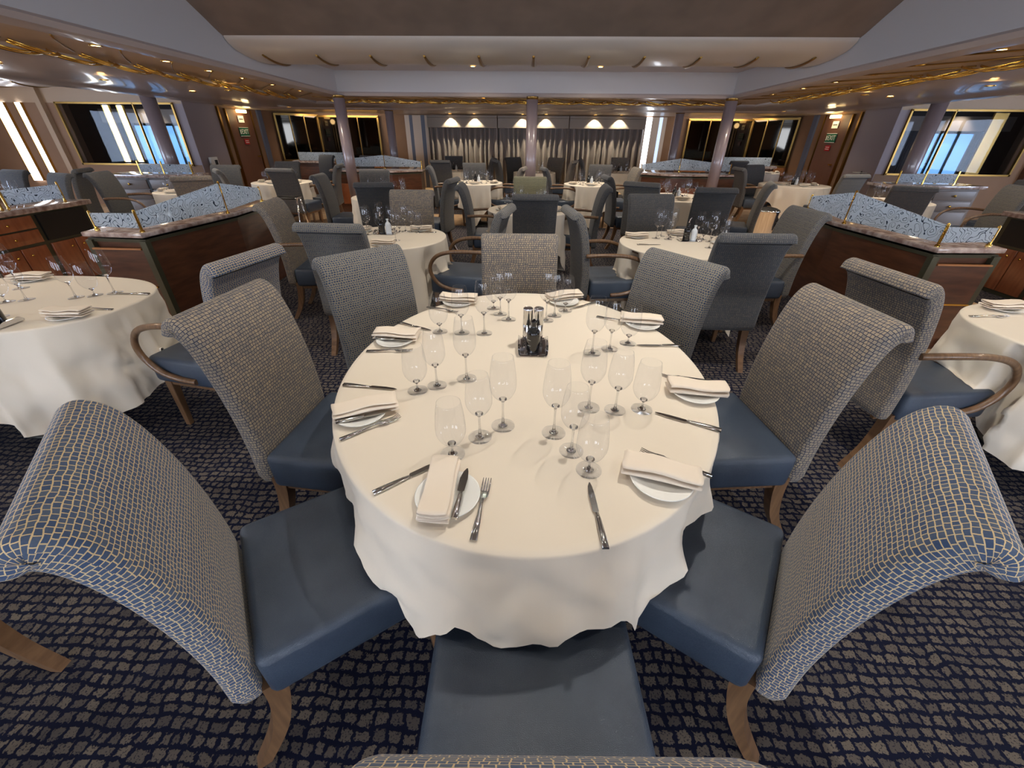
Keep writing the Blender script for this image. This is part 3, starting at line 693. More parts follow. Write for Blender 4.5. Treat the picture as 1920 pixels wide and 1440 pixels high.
def chair(fab, arms, ox, oy, face, label, group=None):
    SEATS.append((ox, oy, math.radians(face)))
    if arms: ARMS.append((ox, oy, math.radians(face)))
    rz = math.radians(face-90); key = (fab, arms)
    loc = (ox, oy, .006)
    if key not in protos:
        t = make_chair(fab, arms); t.location = loc; t.rotation_euler = (0, 0, rz); t['label'] = label; protos[key] = t
        if group: t['group'] = group
        return t
    return dup(protos[key], loc, rz, label, group)
def chair_top(fab, arms, tx, ty, face, label, group=None):
    a = math.radians(face); return chair(fab, arms, tx+.365*math.cos(a), ty+.365*math.sin(a), face, label, group)
G0 = 'chairs around the main oval table'
chair('fab_blue', False, -1.84, .42, 180, 'chair at the lower left picture edge with only its slanted rear leg showing')
chair('fab_blue', False, -.585, .765, 36, 'blue high-backed chair with tan grid lines at the lower left of the main table', G0)
chair('fab_blue', False, .545, .825, 147, 'blue high-backed chair with tan grid lines at the lower right of the main table', G0)
chair('fab_blue', False, .042, .468, 92, 'blue foreground chair, its leather seat under the near end of the main table', G0)
chair('fab_tan', False, -.76, 1.375, -6, 'tan grid-patterned chair at the left side of the main table', G0)
chair('fab_tan', False, .85, 1.475, 186, 'tan grid-patterned chair at the right side of the main table', G0)
chair('fab_navy', False, -.60, 1.875, -43, 'navy woven chair at the far left of the main table', G0)
chair('fab_navy', False, .49, 1.93, 214, 'navy woven chair at the far right of the main table', G0)
chair('fab_tan', False, -.04, 2.24, -88, 'tan woven chair at the far head of the main table', G0)
chair_top('fab_blue', True, -1.42, 2.04, 169, 'blue armchair with bentwood arm pulled up to the left side table, behind the tan chair')
chair_top('fab_tan', True, 1.68, 1.96, 7, 'armchair with bentwood arm pulled up to the right side table, behind the tan chair')
chair_top('fab_tan', True, -2.3, 3.83, 8, 'armchair on the left of the second-row left round table, beside the waiter station')
chair_top('fab_navy', False, -1.34, 2.84, 88, 'navy chair seen from behind on the near side of the second-row left table')
chair_top('fab_tan', False, -1.26, 4.76, -88, 'tan chair facing the camera on the far side of the second-row left table')
chair_top('fab_navy', True, -.19, 3.68, 172, 'armchair on the right of the second-row left table, seat half hidden by its bentwood arms')
chair_top('fab_navy', True, .35, 3.65, 8, 'armchair on the left of the second-row right table')
chair_top('fab_grey', False, 1.44, 2.75, 90, 'grey chair seen from behind on the near side of the second-row right table')
chair_top('fab_grey', False, 1.26, 4.70, -88, 'grey chair facing the camera on the far side of the second-row right table')
chair_top('fab_navy', True, 2.36, 3.82, 186, 'armchair on the right of the second-row right table, before the waiter station')
chair_top('fab_grey', False, .06, 4.53, 92, 'dark grey chair seen from behind just beyond the head chair of the main table')
chair_top('fab_cream', False, 0.0, 6.5, -90, 'pale yellowish chair facing the camera in front of the centre column')
chair_top('fab_grey', True, -.84, 5.45, 2, 'grey armchair on the left of the centre table in the third row')
chair_top('fab_grey', True, .93, 5.5, 178, 'grey armchair on the right of the centre table in the third row')
chair_top('fab_grey', False, -3.05, 6.48, 5, 'tall grey chair seen side-on at the left of the third-row left table')
chair_top('fab_grey', False, -1.9, 5.45, 100, 'dark chair seen from behind at the third-row left table')
chair_top('fab_navy', False, -1.05, 6.15, 172, 'blue chair on the right of the third-row left table, back turned to the middle')
chair_top('fab_grey', False, -2.5, 7.3, -82, 'grey chair at the far side of the third-row left table, beside the left column')
chair_top('fab_grey', False, 1.15, 6.9, 4, 'grey chair seen side-on at the left of the third-row right table')
chair_top('fab_grey', False, 2.2, 5.4, 84, 'grey chair seen from behind at the third-row right table')
chair_top('fab_navy', False, 3.2, 6.15, 160, 'blue-grey chair angled at the right of the third-row right table')
chair_top('fab_navy', False, 1.45, 5.95, 62, 'navy chair at the near left of the third-row right table')
def ring_chairs(cx, cy, angs, r, row, fabs=('fab_grey',), arms=()):
    for i, a in enumerate(angs):
        ra = math.radians(a); tx, ty = cx+r*math.cos(ra), cy+r*math.sin(ra)
        where = {0: 'right', 90: 'far', 180: 'left', 270: 'near'}[min((0, 90, 180, 270), key=lambda q: abs(((a-q+180) % 360)-180))]
        chair_top(fabs[i % len(fabs)], i in arms, tx, ty, a+180, 'small %s on the %s side of %s%s' % ('armchair' if i in arms else 'chair', where, row, '' if (row.find('behind the centre') < 0 or i != 1) else ', right of another'))
ring_chairs(-1.0, 8.6, (188, -8, 100), .88, 'the round table left of the centre column', ('fab_grey', 'fab_tan', 'fab_grey'), (0, 1))
ring_chairs(1.12, 8.6, (188, 6, 70), .88, 'the round table right of the centre column', ('fab_grey', 'fab_tan', 'fab_grey'), (0, 1))
ring_chairs(-1.85, 11.3, (260, 100, 15), .98, 'the back row table left of centre', ('fab_grey',))
ring_chairs(2.2, 11.5, (80, 170), .98, 'the back row table right of centre', ('fab_tan', 'fab_grey'))
ring_chairs(0.1, 11.2, (125, 55, 200, 340), .98, 'the table behind the centre column', ('fab_grey', 'fab_tan'))
for x, y, f, fb, ar, lab in ((-4.1, 7.4, 85, 'fab_grey', False, 'grey chair seen from behind at the table beyond the left waiter station'),
        (-4.95, 7.1, 40, 'fab_navy', False, 'blue-grey chair seen edge-on at the near left of the table beyond the left waiter station'),
        (-3.6, 8.6, 190, 'fab_grey', True, 'dark armchair on the right of the table beyond the left waiter station'),
        (-4.9, 9.2, -80, 'fab_grey', False, 'dark chair on the far side of the table beyond the left waiter station'),
        (-6.2, 6.35, 10, 'fab_grey', True, 'large dark armchair behind the left cabinet facing the small left bay table'),
        (-4.5, 5.9, 120, 'fab_tan', False, 'brown chair seen from behind in the left bay, nearest the glass screen'),
        (-5.4, 8.0, -75, 'fab_grey', False, 'grey chair with rounded top on the far side of the left bay table'),
        (-6.95, 6.9, 200, 'fab_navy', False, 'bright blue chair behind the left cabinet'),
        (-6.5, 6.1, 250, 'fab_grey', False, 'dark low-looking chair behind the left cabinet, beside the glasses'),
        (-7.6, 6.5, 260, 'fab_grey', False, 'dark chair at the far left edge behind the cabinet'),
        (5.35, 7.75, 100, 'fab_navy', False, 'blue-grey chair on the near side of the draped table right of the right column'),
        (4.75, 10.05, -75, 'fab_grey', False, 'dark chair on the far side of the draped table right of the right column'),
        (4.05, 9.15, 0, 'fab_grey', True, 'dark armchair on the left of the draped table right of the right column'),
        (4.85, 5.9, 70, 'fab_grey', False, 'dark chair seen from behind beyond the right glass screen'),
        (6.4, 6.15, 170, 'fab_navy', True, 'large curved armchair beyond the right glass screen near the picture edge'),
        (7.35, 6.9, 200, 'fab_navy', False, 'bright blue chair at the right picture edge'),
        (-5.3, 12.0, 250, 'fab_grey', False, 'dark chair before the left rear mirrors, right of the column'),
        (-4.2, 11.9, 250, 'fab_grey', False, 'dark chair before the left rear mirrors, beside the column'),
        (5.1, 11.6, 100, 'fab_grey', False, 'dark chair before the right rear mirrors')):
    chair_top(fb, ar, x, y, f, lab)

# ================================================================ TABLES + CLOTHS
def inside_seat(x, y, grow=.03):
    for cx, cy, a in SEATS:
        dx, dy = x-cx, y-cy; f = dx*math.cos(a)+dy*math.sin(a); l = -dx*math.sin(a)+dy*math.cos(a)
        if abs(l) < .2375+grow and -.22-grow < f < .2675+grow: return True
    return False
def inside_arms(x, y):
    for cx, cy, a in ARMS:
        dx, dy = x-cx, y-cy; f = dx*math.cos(a)+dy*math.sin(a); l = -dx*math.sin(a)+dy*math.cos(a)
        if .22 < abs(l) < .325 and -.1 < f < .31: return max(0, .31-f)
    return 0
def table_base(cx, cy, a, b, label):
    t = thing('dining_table', label, 'table', (cx, cy, 0))
    n = 48
    MB().prism([(a*.975*math.cos(2*PI*k/n), b*.975*math.sin(2*PI*k/n)) for k in range(n)], .715, .742).build('table_top', 'wood', t)
    MB().lathe([(.05, .04), (.045, .2), (.045, .6), (.12, .715)], n=16).build('pedestal', 'frame_dark', t)
    MB().lathe([(.0, .006), (.27, .006), (.27, .02), (.06, .05)], n=24).build('foot_plate', 'frame_dark', t)
def cloth(cx, cy, a, b, hem, label, rot=0, n=200, amp=.02, kf=14, expo=2.0, seed=0, out=.0, nd=16, group=None):
    rnd = random.Random(seed); ph = [rnd.uniform(0, 6.28) for _ in range(4)]
    bm = MB(); rings = []; zt = .75
    def edge(th, k=1.0):
        c, s = math.cos(th), math.sin(th); r = (abs(c/a)**expo+abs(s/b)**expo)**(-1/expo); return r*c*k, r*s*k
    for k in (.02, .25, .5, .75, .9, .97):
        rings.append([(cx+edge(2*PI*j/n, k)[0], cy+edge(2*PI*j/n, k)[1], zt+.0006*math.sin(9*j/n*2*PI+k*17)) for j in range(n)])
    for q in (.35, .7, 1.0):
        rings.append([(cx+edge(2*PI*j/n)[0]*(1-.012*(1-math.sin(q*PI/2))/1), cy+edge(2*PI*j/n)[1]*(1-.012*(1-math.sin(q*PI/2))), zt-.010*(1-math.cos(q*PI/2))) for j in range(n)])
    drop = []
    for j in range(n):
        th = 2*PI*j/n; x, y = edge(th); h = hem(th, cx+x, cy+y)
        drop.append((th, x, y, h))
    for i in range(1, nd+1):
        t = i/nd; ring = []
        for th, x, y, h in drop:
            l = math.hypot(x, y); ux, uy = x/l, y/l
            fold = math.sin(kf*th+ph[0]+1.1*math.sin(3*th+ph[1])); fold = (1-2*abs(fold)**.8)*.75+.3*math.sin(kf*2.3*th+ph[2])
            dr = (zt-h); drop_len = dr
            off = (out+amp*1.2*dr)*t**1.2 + amp*fold*t**.8*min(1, dr/.2)
            wr = mnoise.noise(Vector((cx+x, cy+y, t*drop_len*1.2))*7.0)*.5+mnoise.noise(Vector((cx+x, cy+y, t*drop_len))*19.0)*.18
            off += amp*(2.0 if seed == 3 else 1.0)*wr*min(1, t*3)*min(1, dr/.2)
            push = inside_arms(cx+x+ux*off, cy+y+uy*off)
            if push and t > .0: off -= (push+.01)*min(1, t*5)
            if seed == 3: off += .055*t*max(0, min(1, (1.05-(cy+y))/.4))*max(0, 1-abs(x/.5)**3)
            px, py = cx+x+ux*off, cy+y+uy*off
            z = zt-.010-(zt-.010-h)*t
            if z < .486 and (inside_seat(px, py, .012)): z = .486+.004*t*(1+fold)*.5
            ring.append((px, py, z))
        rings.append(ring)
    bm.loft(rings, True, False)
    b0 = 0; bm.f.append(tuple(range(n))); bm.sm.append(True)
    o = bm.build('tablecloth', 'cloth'); tag(o, label, 'tablecloth', group)
    return o
def square_hem(a, S2, rot=0, zmin=.05):
    def f(th, x, y):
        c, s = abs(math.cos(th-rot)), abs(math.sin(th-rot)); D = S2/max(c, s); return max(zmin, .75-(D-a))
    return f
import bisect
HX = [(-.80, .60), (-.45, .60), (-.37, .52), (-.33, .45), (-.29, .40), (-.25, .41), (-.20, .47), (-.14, .55), (-.10, .545), (-.045, .49), (.0, .515), (.12, .545), (.20, .56), (.26, .52), (.29, .43), (.34, .45), (.39, .50), (.46, .57), (.55, .60), (.8, .60)]
def hem_main(th, x, y):
    if y > 1.1: return .60-.06*min(1, (y-1.1)/.4)
    for (x0, h0), (x1, h1) in zip(HX, HX[1:]):
        if x0 <= x <= x1: 
            t = (x-x0)/(x1-x0); return h0+(h1-h0)*t
    return .5
table_base(0, 1.46, .69, .88, 'large oval dining table under a cream cloth, nearest the camera')
cloth(0.0, 1.46, .70, .885, hem_main, 'cream tablecloth draped over the main oval table, crumpled at its near end', amp=.028, kf=11, n=320, seed=3, out=.015, nd=22)
TABS = [(-1.25, 3.78, .50, 'second-row left round table, behind the navy chair'), (1.33, 3.72, .52, 'second-row right round table, behind the grey chair'),
        (0, 5.45, .5, 'third-row centre table beyond the dark grey chair'), (-2.05, 6.42, .5, 'third-row left table'), (2.2, 6.85, .55, 'third-row right table'),
        (-1.0, 8.6, .47, 'round table left of the centre column with its cloth corner forward'), (1.12, 8.6, .47, 'round table right of the centre column with its cloth corner forward'),
        (-1.85, 11.3, .5, 'back row table left of centre'), (2.2, 11.5, .5, 'back row table right of centre'), (.1, 11.2, .5, 'back row table behind the centre column'),
        (-4.55, 8.2, .5, 'draped table beyond the left waiter station'), (-5.25, 6.75, .45, 'small draped table in the left bay'), (5.1, 9.0, .6, 'draped table right of the right column'), (5.35, 6.75, .45, 'small draped table beyond the right glass screen'),
        (5.9, 12.0, .4, 'lit round table in the right rear corner')]
for i, (x, y, r, lab) in enumerate(TABS):
    table_base(x, y, r, r, 'pedestal table, '+lab)
    cloth(x, y, r+.01, r+.01, square_hem(r, .86 if i > 1 else .93, PI/4 if i in (5, 6) else .15*i), 'white cloth on the '+lab, amp=.035, kf=9+i % 3, n=96, seed=i, nd=8)
table_base(-2.82, 2.03, .68, .44, 'oval side table under a cloth at the left picture edge')
cloth(-2.82, 2.03, .70, .455, lambda th, x, y: .30-.14*max(0, math.cos(2*(th+.72)))**3+.03*math.sin(7*th), 'cream tablecloth hanging in deep folds at the left picture edge', amp=.05, kf=8, n=300, expo=2.5, seed=21, nd=18)
table_base(2.98, 1.93, .70, .44, 'oval side table under a cloth at the right picture edge')
cloth(2.98, 1.93, .72, .455, lambda th, x, y: .30-.16*max(0, math.cos(2*(th-.7-PI/1)))**3+.03*math.sin(7*th), 'cream tablecloth hanging in folds at the right picture edge', amp=.05, kf=8, n=300, expo=2.5, seed=22, nd=18)

# ================================================================ TABLEWARE
ZT = .752
def glass_parts(kind):
    if kind == 'tall':   H, rf, zb, rb, rr, nm = .248, .0375, .098, .0405, .031, 'tall_wine_glass'
    elif kind == 'wine': H, rf, zb, rb, rr, nm = .222, .036, .084, .039, .029, 'wine_glass'
    else:                H, rf, zb, rb, rr, nm = .182, .036, .036, .042, .033, 'water_goblet'
    hb = H-zb
    prof = spline([(.004, zb), (.013, zb+.025*hb), (rb*.70, zb+.12*hb), (rb*.96, zb+.27*hb), (rb*1.01, zb+.40*hb), (rb*.97, zb+.60*hb), ((rb+rr)/2, zb+.82*hb), (rr, H)], 4)
    return nm, prof, rf, zb
gl = {}
def glass(kind, x, y, label, group, z=ZT):
    if kind not in gl:
        nm, prof, rf, zb = glass_parts(kind)
        t = thing(nm, label, 'glass', (x, y, z), 0, group)
        MB().lathe(prof+[(prof[-1][0]-.0012, prof[-1][1]+.0006)], n=32).build('bowl', 'glass', t)
        MB().lathe(spline([(.0006, zb+.010), (.009, zb+.008), (.0125, zb+.004), (.0055, zb-.004), (.0035, zb*.8), (.0032, zb*.45), (.006, .010), (.013, .0045), (.013, .003), (.0005, .003)], 3), n=14).build('stem', 'stem', t)
        MB().lathe([(.013, .0045), (rf*.7, .0026), (rf, .0016), (rf, .0006), (.001, .0004)], n=32).build('foot', 'glass', t)
        gl[kind] = t; return t
    return dup(gl[kind], (x, y, z), random.uniform(0, 6), label, group)
places = {'near left': [(-.202, .906), (-.131, .988), (-.064, 1.049)], 'left side': [(-.385, 1.242), (-.321, 1.279), (-.219, 1.335)], 'far left': [(-.402, 1.758), (-.298, 1.752), (-.193, 1.752)],
          'far head, left': [(-.175, 2.075), (-.134, 1.995), (-.088, 1.926)], 'far head, right': [(.205, 2.065), (.145, 1.991), (.1, 1.925)], 'far right': [(.457, 1.682), (.366, 1.621), (.285, 1.578)],
          'right side': [(.402, 1.166), (.309, 1.155), (.222, 1.166)], 'near right': [(.186, .859), (.144, .938), (.096, 1.021)]}
for pl, pts in places.items():
    for kind, (x, y), kn in zip(('water', 'wine', 'tall'), pts, ('short stemmed water goblet', 'medium wine glass', 'tall wine glass')):
        glass(kind, x, y, '%s of the trio at the %s setting, main table' % (kn, pl), 'glasses on the main table')
# cutlery (along +X, tip at +L)
def make_knife(nm, Lk, broad=False):
    t = thing(nm, '', 'knife'); h = .006
    w_ = .0095 if not broad else .011
    rings = [[(x, -hw, 0.0), (x, hw, 0.0), (x, hw*.8, hz), (x, -hw*.8, hz)] for x, hw, hz in ((0, .0085, .007), (.03, .0085, .0075), (Lk*.42, .0062, .006), (Lk*.5, .0042, .005))]
    MB().loft(rings, True, True, True).build('handle', 'steel', t)
    bl = [(Lk*.5, .0042), (Lk*.52, w_), (Lk*.78, w_+(.002 if broad else .0005)), (Lk*.93, w_*.7), (Lk, .0015)]
    MB().loft([[(x, -hw*.6, .0022), (x, hw, .0022), (x, hw, .0036), (x, -hw*.6, .0036)] for x, hw in bl], True, True, False).build('blade', 'steel', t)
    return t
def make_fork():
    t = thing('dinner_fork', '', 'fork'); Lk = .195
    MB().loft([[(x, -hw, z), (x, hw, z), (x, hw, z+.003), (x, -hw, z+.003)] for x, hw, z in ((0, .0085, .001), (.05, .007, .003), (.10, .0035, .007), (.122, .0035, .008))], True, True, True).build('handle', 'steel', t)
    MB().loft([[(x, -hw, z), (x, hw, z), (x, hw, z+.002), (x, -hw, z+.002)] for x, hw, z in ((.12, .0035, .008), (.132, .0115, .006), (.146, .0125, .0035), (.152, .0125, .003))], True, True, True).build('head', 'steel', t)
    for k in range(4):
        y = -.0102+.0068*k
        MB().loft([[(x, y-hw, z), (x, y+hw, z), (x, y+hw, z+.0018), (x, y-hw, z+.0018)] for x, hw, z in ((.150, .0019, .003), (.175, .0016, .0035), (.195, .0008, .008))], True, True, True).build('tine', 'steel', t)
    return t
cut = {}
def place_cut(kind, hx, hy, tx, ty, label, group, z=ZT, tilt=None):
    if kind not in cut:
        cut[kind] = make_knife('table_knife', .205) if kind == 'knife' else make_knife('butter_knife', .172, True) if kind == 'bk' else make_fork(); o = cut[kind]
    else: o = dup(cut[kind], (0, 0, 0))
    o.location = (hx, hy, z); o.rotation_euler = (0, tilt or 0, math.atan2(ty-hy, tx-hx)); o['label'] = label; o['group'] = group
    return o
GC = 'cutlery on the main table'
for a, lab in (((-.381, .742, -.252, .850), 'table knife pointing under the near left napkin'), ((-.665, 1.264, -.46, 1.242), 'table knife beside the left side setting, near the table edge'),
               ((-.628, 1.854, -.451, 1.766), 'table knife lying behind the far left napkin'), ((.40, 2.205, .23, 2.089), 'table knife at the far right edge beside the head setting'),
               ((.695, 1.670, .496, 1.664), 'table knife at the far right, touching a goblet foot'), ((.626, 1.057, .444, 1.146), 'table knife at the right side setting, angled to the edge'), ((.194, .604, .182, .803), 'table knife at the near end, pointing at the goblets')):
    place_cut('knife', *a, lab, GC)
for a, lab in (((-.106, .611, -.091, .808), 'dinner fork at the near end beside the white plate, tines up'), ((-.552, .951, -.403, 1.077), 'dinner fork before the left side napkin'), ((-.674, 1.538, -.487, 1.549), 'dinner fork before the far left napkin'),
               ((-.53, 2.07, -.359, 1.998), 'dinner fork behind the far left goblet'), ((.36, 1.99, .539, 1.900), 'dinner fork behind the far right glasses'), ((.721, 1.360, .539, 1.390), 'dinner fork behind the right side napkin')):
    place_cut('fork', *a, lab, GC)
place_cut('fork', .512, .835, .341, .929, 'dinner fork resting across the near right plate rim', GC, ZT+.012)
# plates + napkins
pt = None
def plate(x, y, label, group, z=ZT, s=1.0):
    global pt
    if pt is None:
        pt = MB().lathe([(.001, .004), (.045, .004), (.052, .006), (.080, .013), (.083, .0135), (.083, .0118), (.055, .0025), (.045, .0), (.001, .0)], n=48).build('side_plate', 'china'); o = pt
    else: o = pt.copy(); COL.objects.link(o)
    o.location = (x, y, z); tag(o, label, 'plate', group); return o
def napkin_mesh(seed):
    rnd = random.Random(seed)
    w_ = .037; path = spline([(-w_, .001), (0, .0012), (w_*.9, .0015), (w_+.003, .006), (w_*.9, .0105), (0, .0095), (-w_*.85, .0105), (-w_-.001, .0145), (-w_*.85, .0185), (0, .0175), (w_*.85, .019), (w_, .024), (w_*.8, .0275), (0, .0265), (-w_*.9, .026)], 3)
    th = .0011; b = MB(); rings = []; Ln = .2
    N_ = 14
    for i in range(N_+1):
        t = i/N_; x = -Ln/2+Ln*t; k = 1+.05*math.sin(t*5+seed)+.10*(t-.5); zk = 1+.12*math.sin(t*7+seed*2)+.1*t
        front = []; back = []
        for j, (u, v) in enumerate(path):
            a = path[max(0, j-1)]; c = path[min(len(path)-1, j+1)]; l = math.hypot(c[0]-a[0], c[1]-a[1]) or 1; nx, nz = -(c[1]-a[1])/l*th, (c[0]-a[0])/l*th
            wob = .0012*math.sin(t*9+j*.6+seed); dx = .003*math.sin(j*.5+seed)*(t-.5)*2
            front.append((x+dx, (u+nx)*k, max(.0002, (v+nz)*zk+wob*.5))); back.append((x+dx, (u-nx)*k, max(.0001, (v-nz)*zk+wob*.5)))
        rings.append(front+back[::-1])
    return b.loft(rings, True, True, True)
nmesh = [napkin_mesh(s) for s in (1, 2, 3)]
nk = {}
def napkin(i, ax, ay, bx, by, label, group, z):
    v = i % 3
    if v not in nk: nk[v] = nmesh[v].build('folded_napkin', 'napkin'); o = nk[v]
    else: o = nk[v].copy(); COL.objects.link(o)
    o.location = ((ax+bx)/2, (ay+by)/2, z); o.rotation_euler = (0, 0, math.atan2(by-ay, bx-ax)); tag(o, label, 'napkin', group); return o
PL = [('near left', (-.187, .742), (-.205, .645, -.208, .85), (-.157, .660, -.148, .83)), ('left side', (-.535, 1.085), (-.612, 1.055, -.43, 1.138), (-.591, 1.02, -.433, 1.092)),
      ('far left', (-.58, 1.645), (-.677, 1.675, -.48, 1.665), (-.667, 1.64, -.500, 1.628)), ('far head left', (-.375, 2.14), (-.461, 2.165, -.283, 2.145), None), ('far head right', (.205, 2.19), (.132, 2.205, .285, 2.265), None),
      ('far right', (.57, 1.895), (.655, 1.905, .477, 1.935), None), ('right side', (.615, 1.275), (.72, 1.268, .52, 1.292), (.71, 1.325, .55, 1.345)), ('near right', (.375, .825), (.468, .815, .287, .872), None)]
for i, (nm, (px, py), nk_, bk) in enumerate(PL):
    plate(px, py, 'small white side plate under the napkin at the %s setting' % nm, 'side plates on the main table')
    n_ = napkin(i, *nk_, 'folded cream napkin on the plate at the %s setting' % nm, 'napkins on the main table', ZT+.0055 if False else ZT+.0135)
    if bk: place_cut('bk', *bk, 'small butter knife on the plate at the %s setting' % nm, 'butter knives on the main table', ZT+.0132)
# condiment tray
def steel_tray(x, y, z, w_, d_, label, rz=0):
    o = thing('steel_tray', label, 'tray', (x, y, z), rz)
    xs = spline([(-w_/2, .030), (-w_/2+.004, .012), (-w_/2+.014, .003), (0, .002), (w_/2-.014, .003), (w_/2-.004, .012), (w_/2, .030)], 4)
    rings = []
    for t in range(9):
        yy = -d_/2+d_*t/8; e = min(1, min(t, 8-t)/1.5); k = .35+.65*e
        rings.append([(xx*(.93+.07*e), yy, .002+(zz-.002)*k) for xx, zz in xs]+[(xx*(.93+.07*e), yy, .0005+(zz-.002)*k) for xx, zz in reversed(xs)])
    MB().loft(rings, True, True).build('dish', 'chrome', o)
    return o
def bottle(x, y, z, m, label, s=1.0, pour=True, nm='oil_bottle', text=True):
    o = thing(nm, label, 'bottle', (x, y, z))
    MB().lathe([(r*s, h*s) for r, h in spline([(.001, 0), (.026, 0), (.029, .004), (.029, .05), (.028, .085), (.020, .102), (.011, .110), (.010, .128), (.013, .130), (.013, .138), (.001, .139)], 3)], n=28).build('body', m, o)
    if text:
        for zz in (.035, .06):
            b = MB(); b.loft([[(.0293*s*math.cos(a), .0293*s*math.sin(a), zz*s), (.0293*s*math.cos(a), .0293*s*math.sin(a), (zz+.0012)*s)] for a in [PI*1.2+.06*k for k in range(10)]], False, False).build('printed_line', 'white', o)
    if pour: MB().tube([(0, 0, .138*s), (0, 0, .158*s), (.004, -.004, .178*s), (.010, -.012, .186*s)], [.006*s, .005*s, .003*s, .002*s], 10).build('pourer', 'chrome', o)
    return o
def mill(x, y, z, label, s=1.0):
    o = thing('steel_mill', label, 'pepper mill', (x, y, z))
    MB().lathe([(.001, 0), (.0205, 0), (.021, .003), (.021, .088*s), (.0198, .0895*s), (.021, .091*s), (.021, .155*s)], n=28).build('body', 'steel', o)
    MB().lathe([(.021, .155*s), (.021, .160*s), (.017, .163*s), (.0165, .1615*s), (.001, .1615*s)], n=28).build('cap', 'chrome', o); return o
steel_tray(.033, 1.622, ZT, .13, .19, 'polished steel condiment tray in the middle of the main table')
mill(.008, 1.662, ZT+.003, 'steel pepper mill, left of the pair behind the black bottle'); mill(.054, 1.664, ZT+.003, 'steel salt mill, right of the pair behind the black bottle')
bottle(.033, 1.578, ZT+.003, 'black_glass', 'small black oil bottle with steel pourer on the main table tray')

# round tables: simple place settings
def small_set(cx, cy, pts, naps, lab, kinds=('tall', 'wine', 'water'), bott=None):
    for i, (x, y) in enumerate(pts):
        glass(kinds[i % len(kinds)], x, y, 'clear stemmed glass on the '+lab, 'glasses on the '+lab)
    for i, (x, y, a) in enumerate(naps):
        plate(x, y, 'small white side plate on the '+lab, 'side plates on the '+lab)
        napkin(i, x-.09*math.cos(a), y-.09*math.sin(a), x+.09*math.cos(a), y+.09*math.sin(a), 'folded napkin on a plate on the '+lab, 'napkins on the '+lab, ZT+.0135)
    if bott:
        x, y = bott
        steel_tray(x+.03, y, ZT, .2, .12, 'steel condiment tray on the '+lab)
        bottle(x, y, ZT+.003, 'black_glass', 'black oil bottle on the '+lab)
        bottle(x+.062, y, ZT+.003, 'white_glass', 'white stoppered bottle on the '+lab, .9, False, 'vinegar_bottle', False)
L1_ = 'second-row left round table'; L2_ = 'second-row right round table'
small_set(0, 0, [(-1.46, 3.84), (-1.50, 3.99), (-1.42, 4.06), (-1.385, 4.02), (-1.30, 4.06), (-1.205, 3.98), (-1.16, 4.02), (-1.09, 3.99), (-1.02, 3.97), (-1.14, 3.62)], [(-1.02, 4.06, 0), (-1.55, 3.95, 1.2), (-1.2, 3.45, 0)], L1_, bott=(-1.345, 3.9))
small_set(0, 0, [(1.15, 3.9), (1.22, 4.0), (1.25, 3.87), (1.29, 3.95), (1.54, 3.98), (1.56, 3.88), (1.59, 3.8), (1.5, 3.56), (1.56, 3.5), (1.62, 3.62)], [(.98, 3.92, 0), (1.4, 4.08, 0), (1.66, 3.72, 1.3)], L2_, bott=(1.395, 3.84))
place_cut('knife', -.86, 3.98, -1.05, 3.96, 'table knife on the second-row left round table', 'loose knives on the round tables'); place_cut('knife', .92, 3.63, 1.12, 3.64, 'table knife on the second-row right round table', 'loose knives on the round tables')
far = [(0, 5.45, 'third-row centre table'), (-2.05, 6.42, 'third-row left table'), (2.2, 6.85, 'third-row right table'), (-1.0, 8.6, 'round table left of the centre column'), (1.12, 8.6, 'round table right of the centre column'),
       (-1.85, 11.3, 'back row table left of centre'), (2.2, 11.5, 'back row table right of centre'), (-4.55, 8.2, 'draped table beyond the left waiter station'), (5.1, 9.0, 'draped table right of the right column'), (5.35, 6.75, 'small draped table beyond the right glass screen'), (-5.25, 6.75, 'small draped table in the left bay'), (5.9, 12.0, 'lit round table in the right rear corner'), (.1, 11.2, 'back row table behind the centre column')]
for i, (x, y, lab) in enumerate(far):
    rnd = random.Random(i+40); pts = []
    for q in range(4 if i != 2 else 4):
        a = q*PI/2+.5; 
        for k in range(3 if i in (0, 1, 2, 3, 4) else 2):
            pts.append((x+(.22+.05*k)*math.cos(a+.28*k), y+(.22+.05*k)*math.sin(a+.28*k)))
    small_set(x, y, pts, [(x+.34*math.cos(a), y+.34*math.sin(a), a+PI/2) for a in (-.3, PI+.3, -1.6)], lab, bott=(x-.03, y) if i < 9 else None)
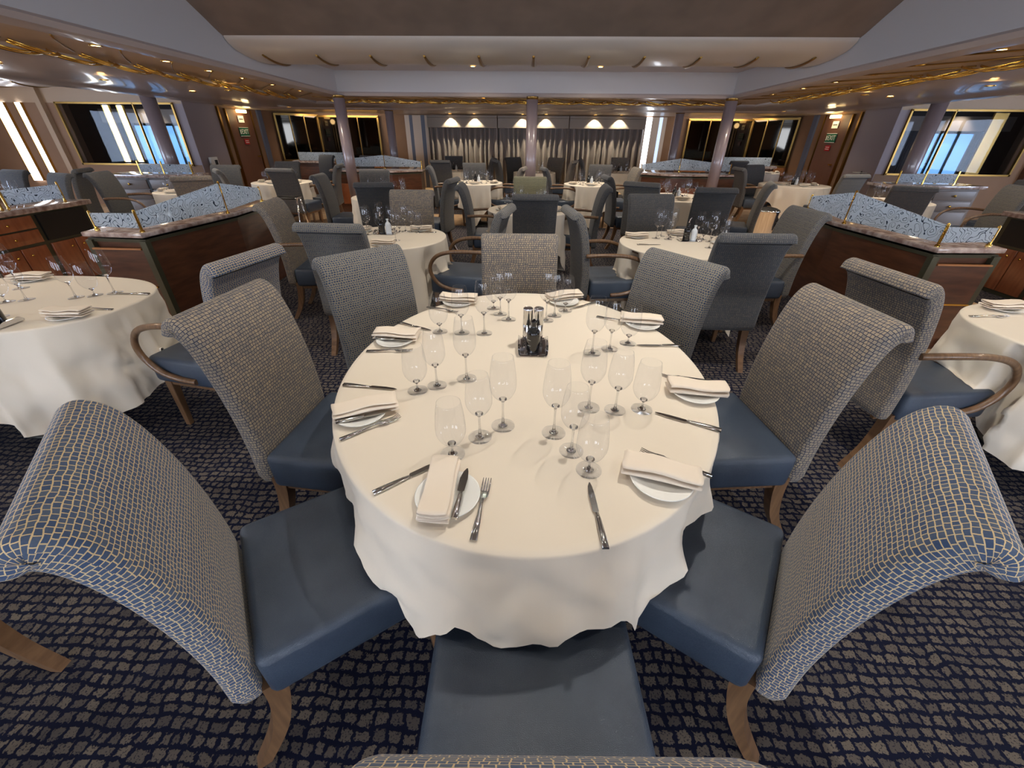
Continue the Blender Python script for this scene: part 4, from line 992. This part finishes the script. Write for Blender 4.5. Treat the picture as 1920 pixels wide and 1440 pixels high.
# side tables at the picture edges
small_set(0, 0, [(-2.95, 2.22), (-2.49, 2.09), (-2.42, 2.13), (-2.35, 2.18), (-2.72, 2.04), (-2.79, 2.0), (-2.60, 1.80)], [(-2.27, 1.83, 0.02), (-3.05, 2.37, .2)], 'left picture edge table')
place_cut('knife', -2.14, 2.17, -2.32, 2.165, 'table knife near the right end of the left edge table', 'cutlery on the edge tables'); place_cut('fork', -2.14, 1.93, -2.32, 1.925, 'dinner fork beside the napkin on the left edge table', 'cutlery on the edge tables')
bottle(-2.50, 1.71, ZT+.003, 'black_glass', 'black rounded bottle on a tray at the left picture edge', 1.25); steel_tray(-2.50, 1.71, ZT, .15, .12, 'steel tray under the black bottle at the left picture edge')
small_set(0, 0, [(2.95, 2.05), (3.02, 2.12)], [(2.60, 2.24, 0)], 'right picture edge table')
place_cut('fork', 2.32, 2.115, 2.52, 2.12, 'dinner fork before the napkin on the right edge table', 'cutlery on the edge tables')
# glasses on the left cabinet
for k in range(6):
    glass(('tall', 'wine')[k % 2], -5.40-.1*(k % 3), 3.9+.16*k, 'clear stemmed glass on the left cherry cabinet', 'glasses on the left cherry cabinet', .852)
# ice bucket on stand, chrome stand
q = thing('champagne_bucket', 'silver floor bucket with black lid beside the right draped table', 'bucket', (4.22, 7.95, .0))
prof = [(.14, 0), (.16, .02), (.155, .05), (.175, .40), (.19, .42), (.185, .44)]
MB().lathe(prof, n=40, caps=True).build('body', 'chrome', q); MB().lathe([(.18, .44), (.12, .47), (.03, .49), (.001, .49)], n=30).build('lid', 'black', q)
q = thing('chrome_tray_stand', 'folding chrome tray stand behind the left armchair', 'stand', (-3.95, 7.15, .0))
for sx in (-1, 1):
    for sy in (-1, 1): MB().tube([(sx*.18, sy*.18, 0), (sx*.18, -sy*.12*0+sy*.05, .62)], .012).build('leg', 'chrome', q)
    MB().tube([(sx*.18, -.1, .62), (sx*.18, .1, .62)], .012).build('rail', 'chrome', q)
for sy in (-.1, .1): MB().tube([(-.18, sy, .62), (.18, sy, .62)], .014).build('strap', 'black', q)
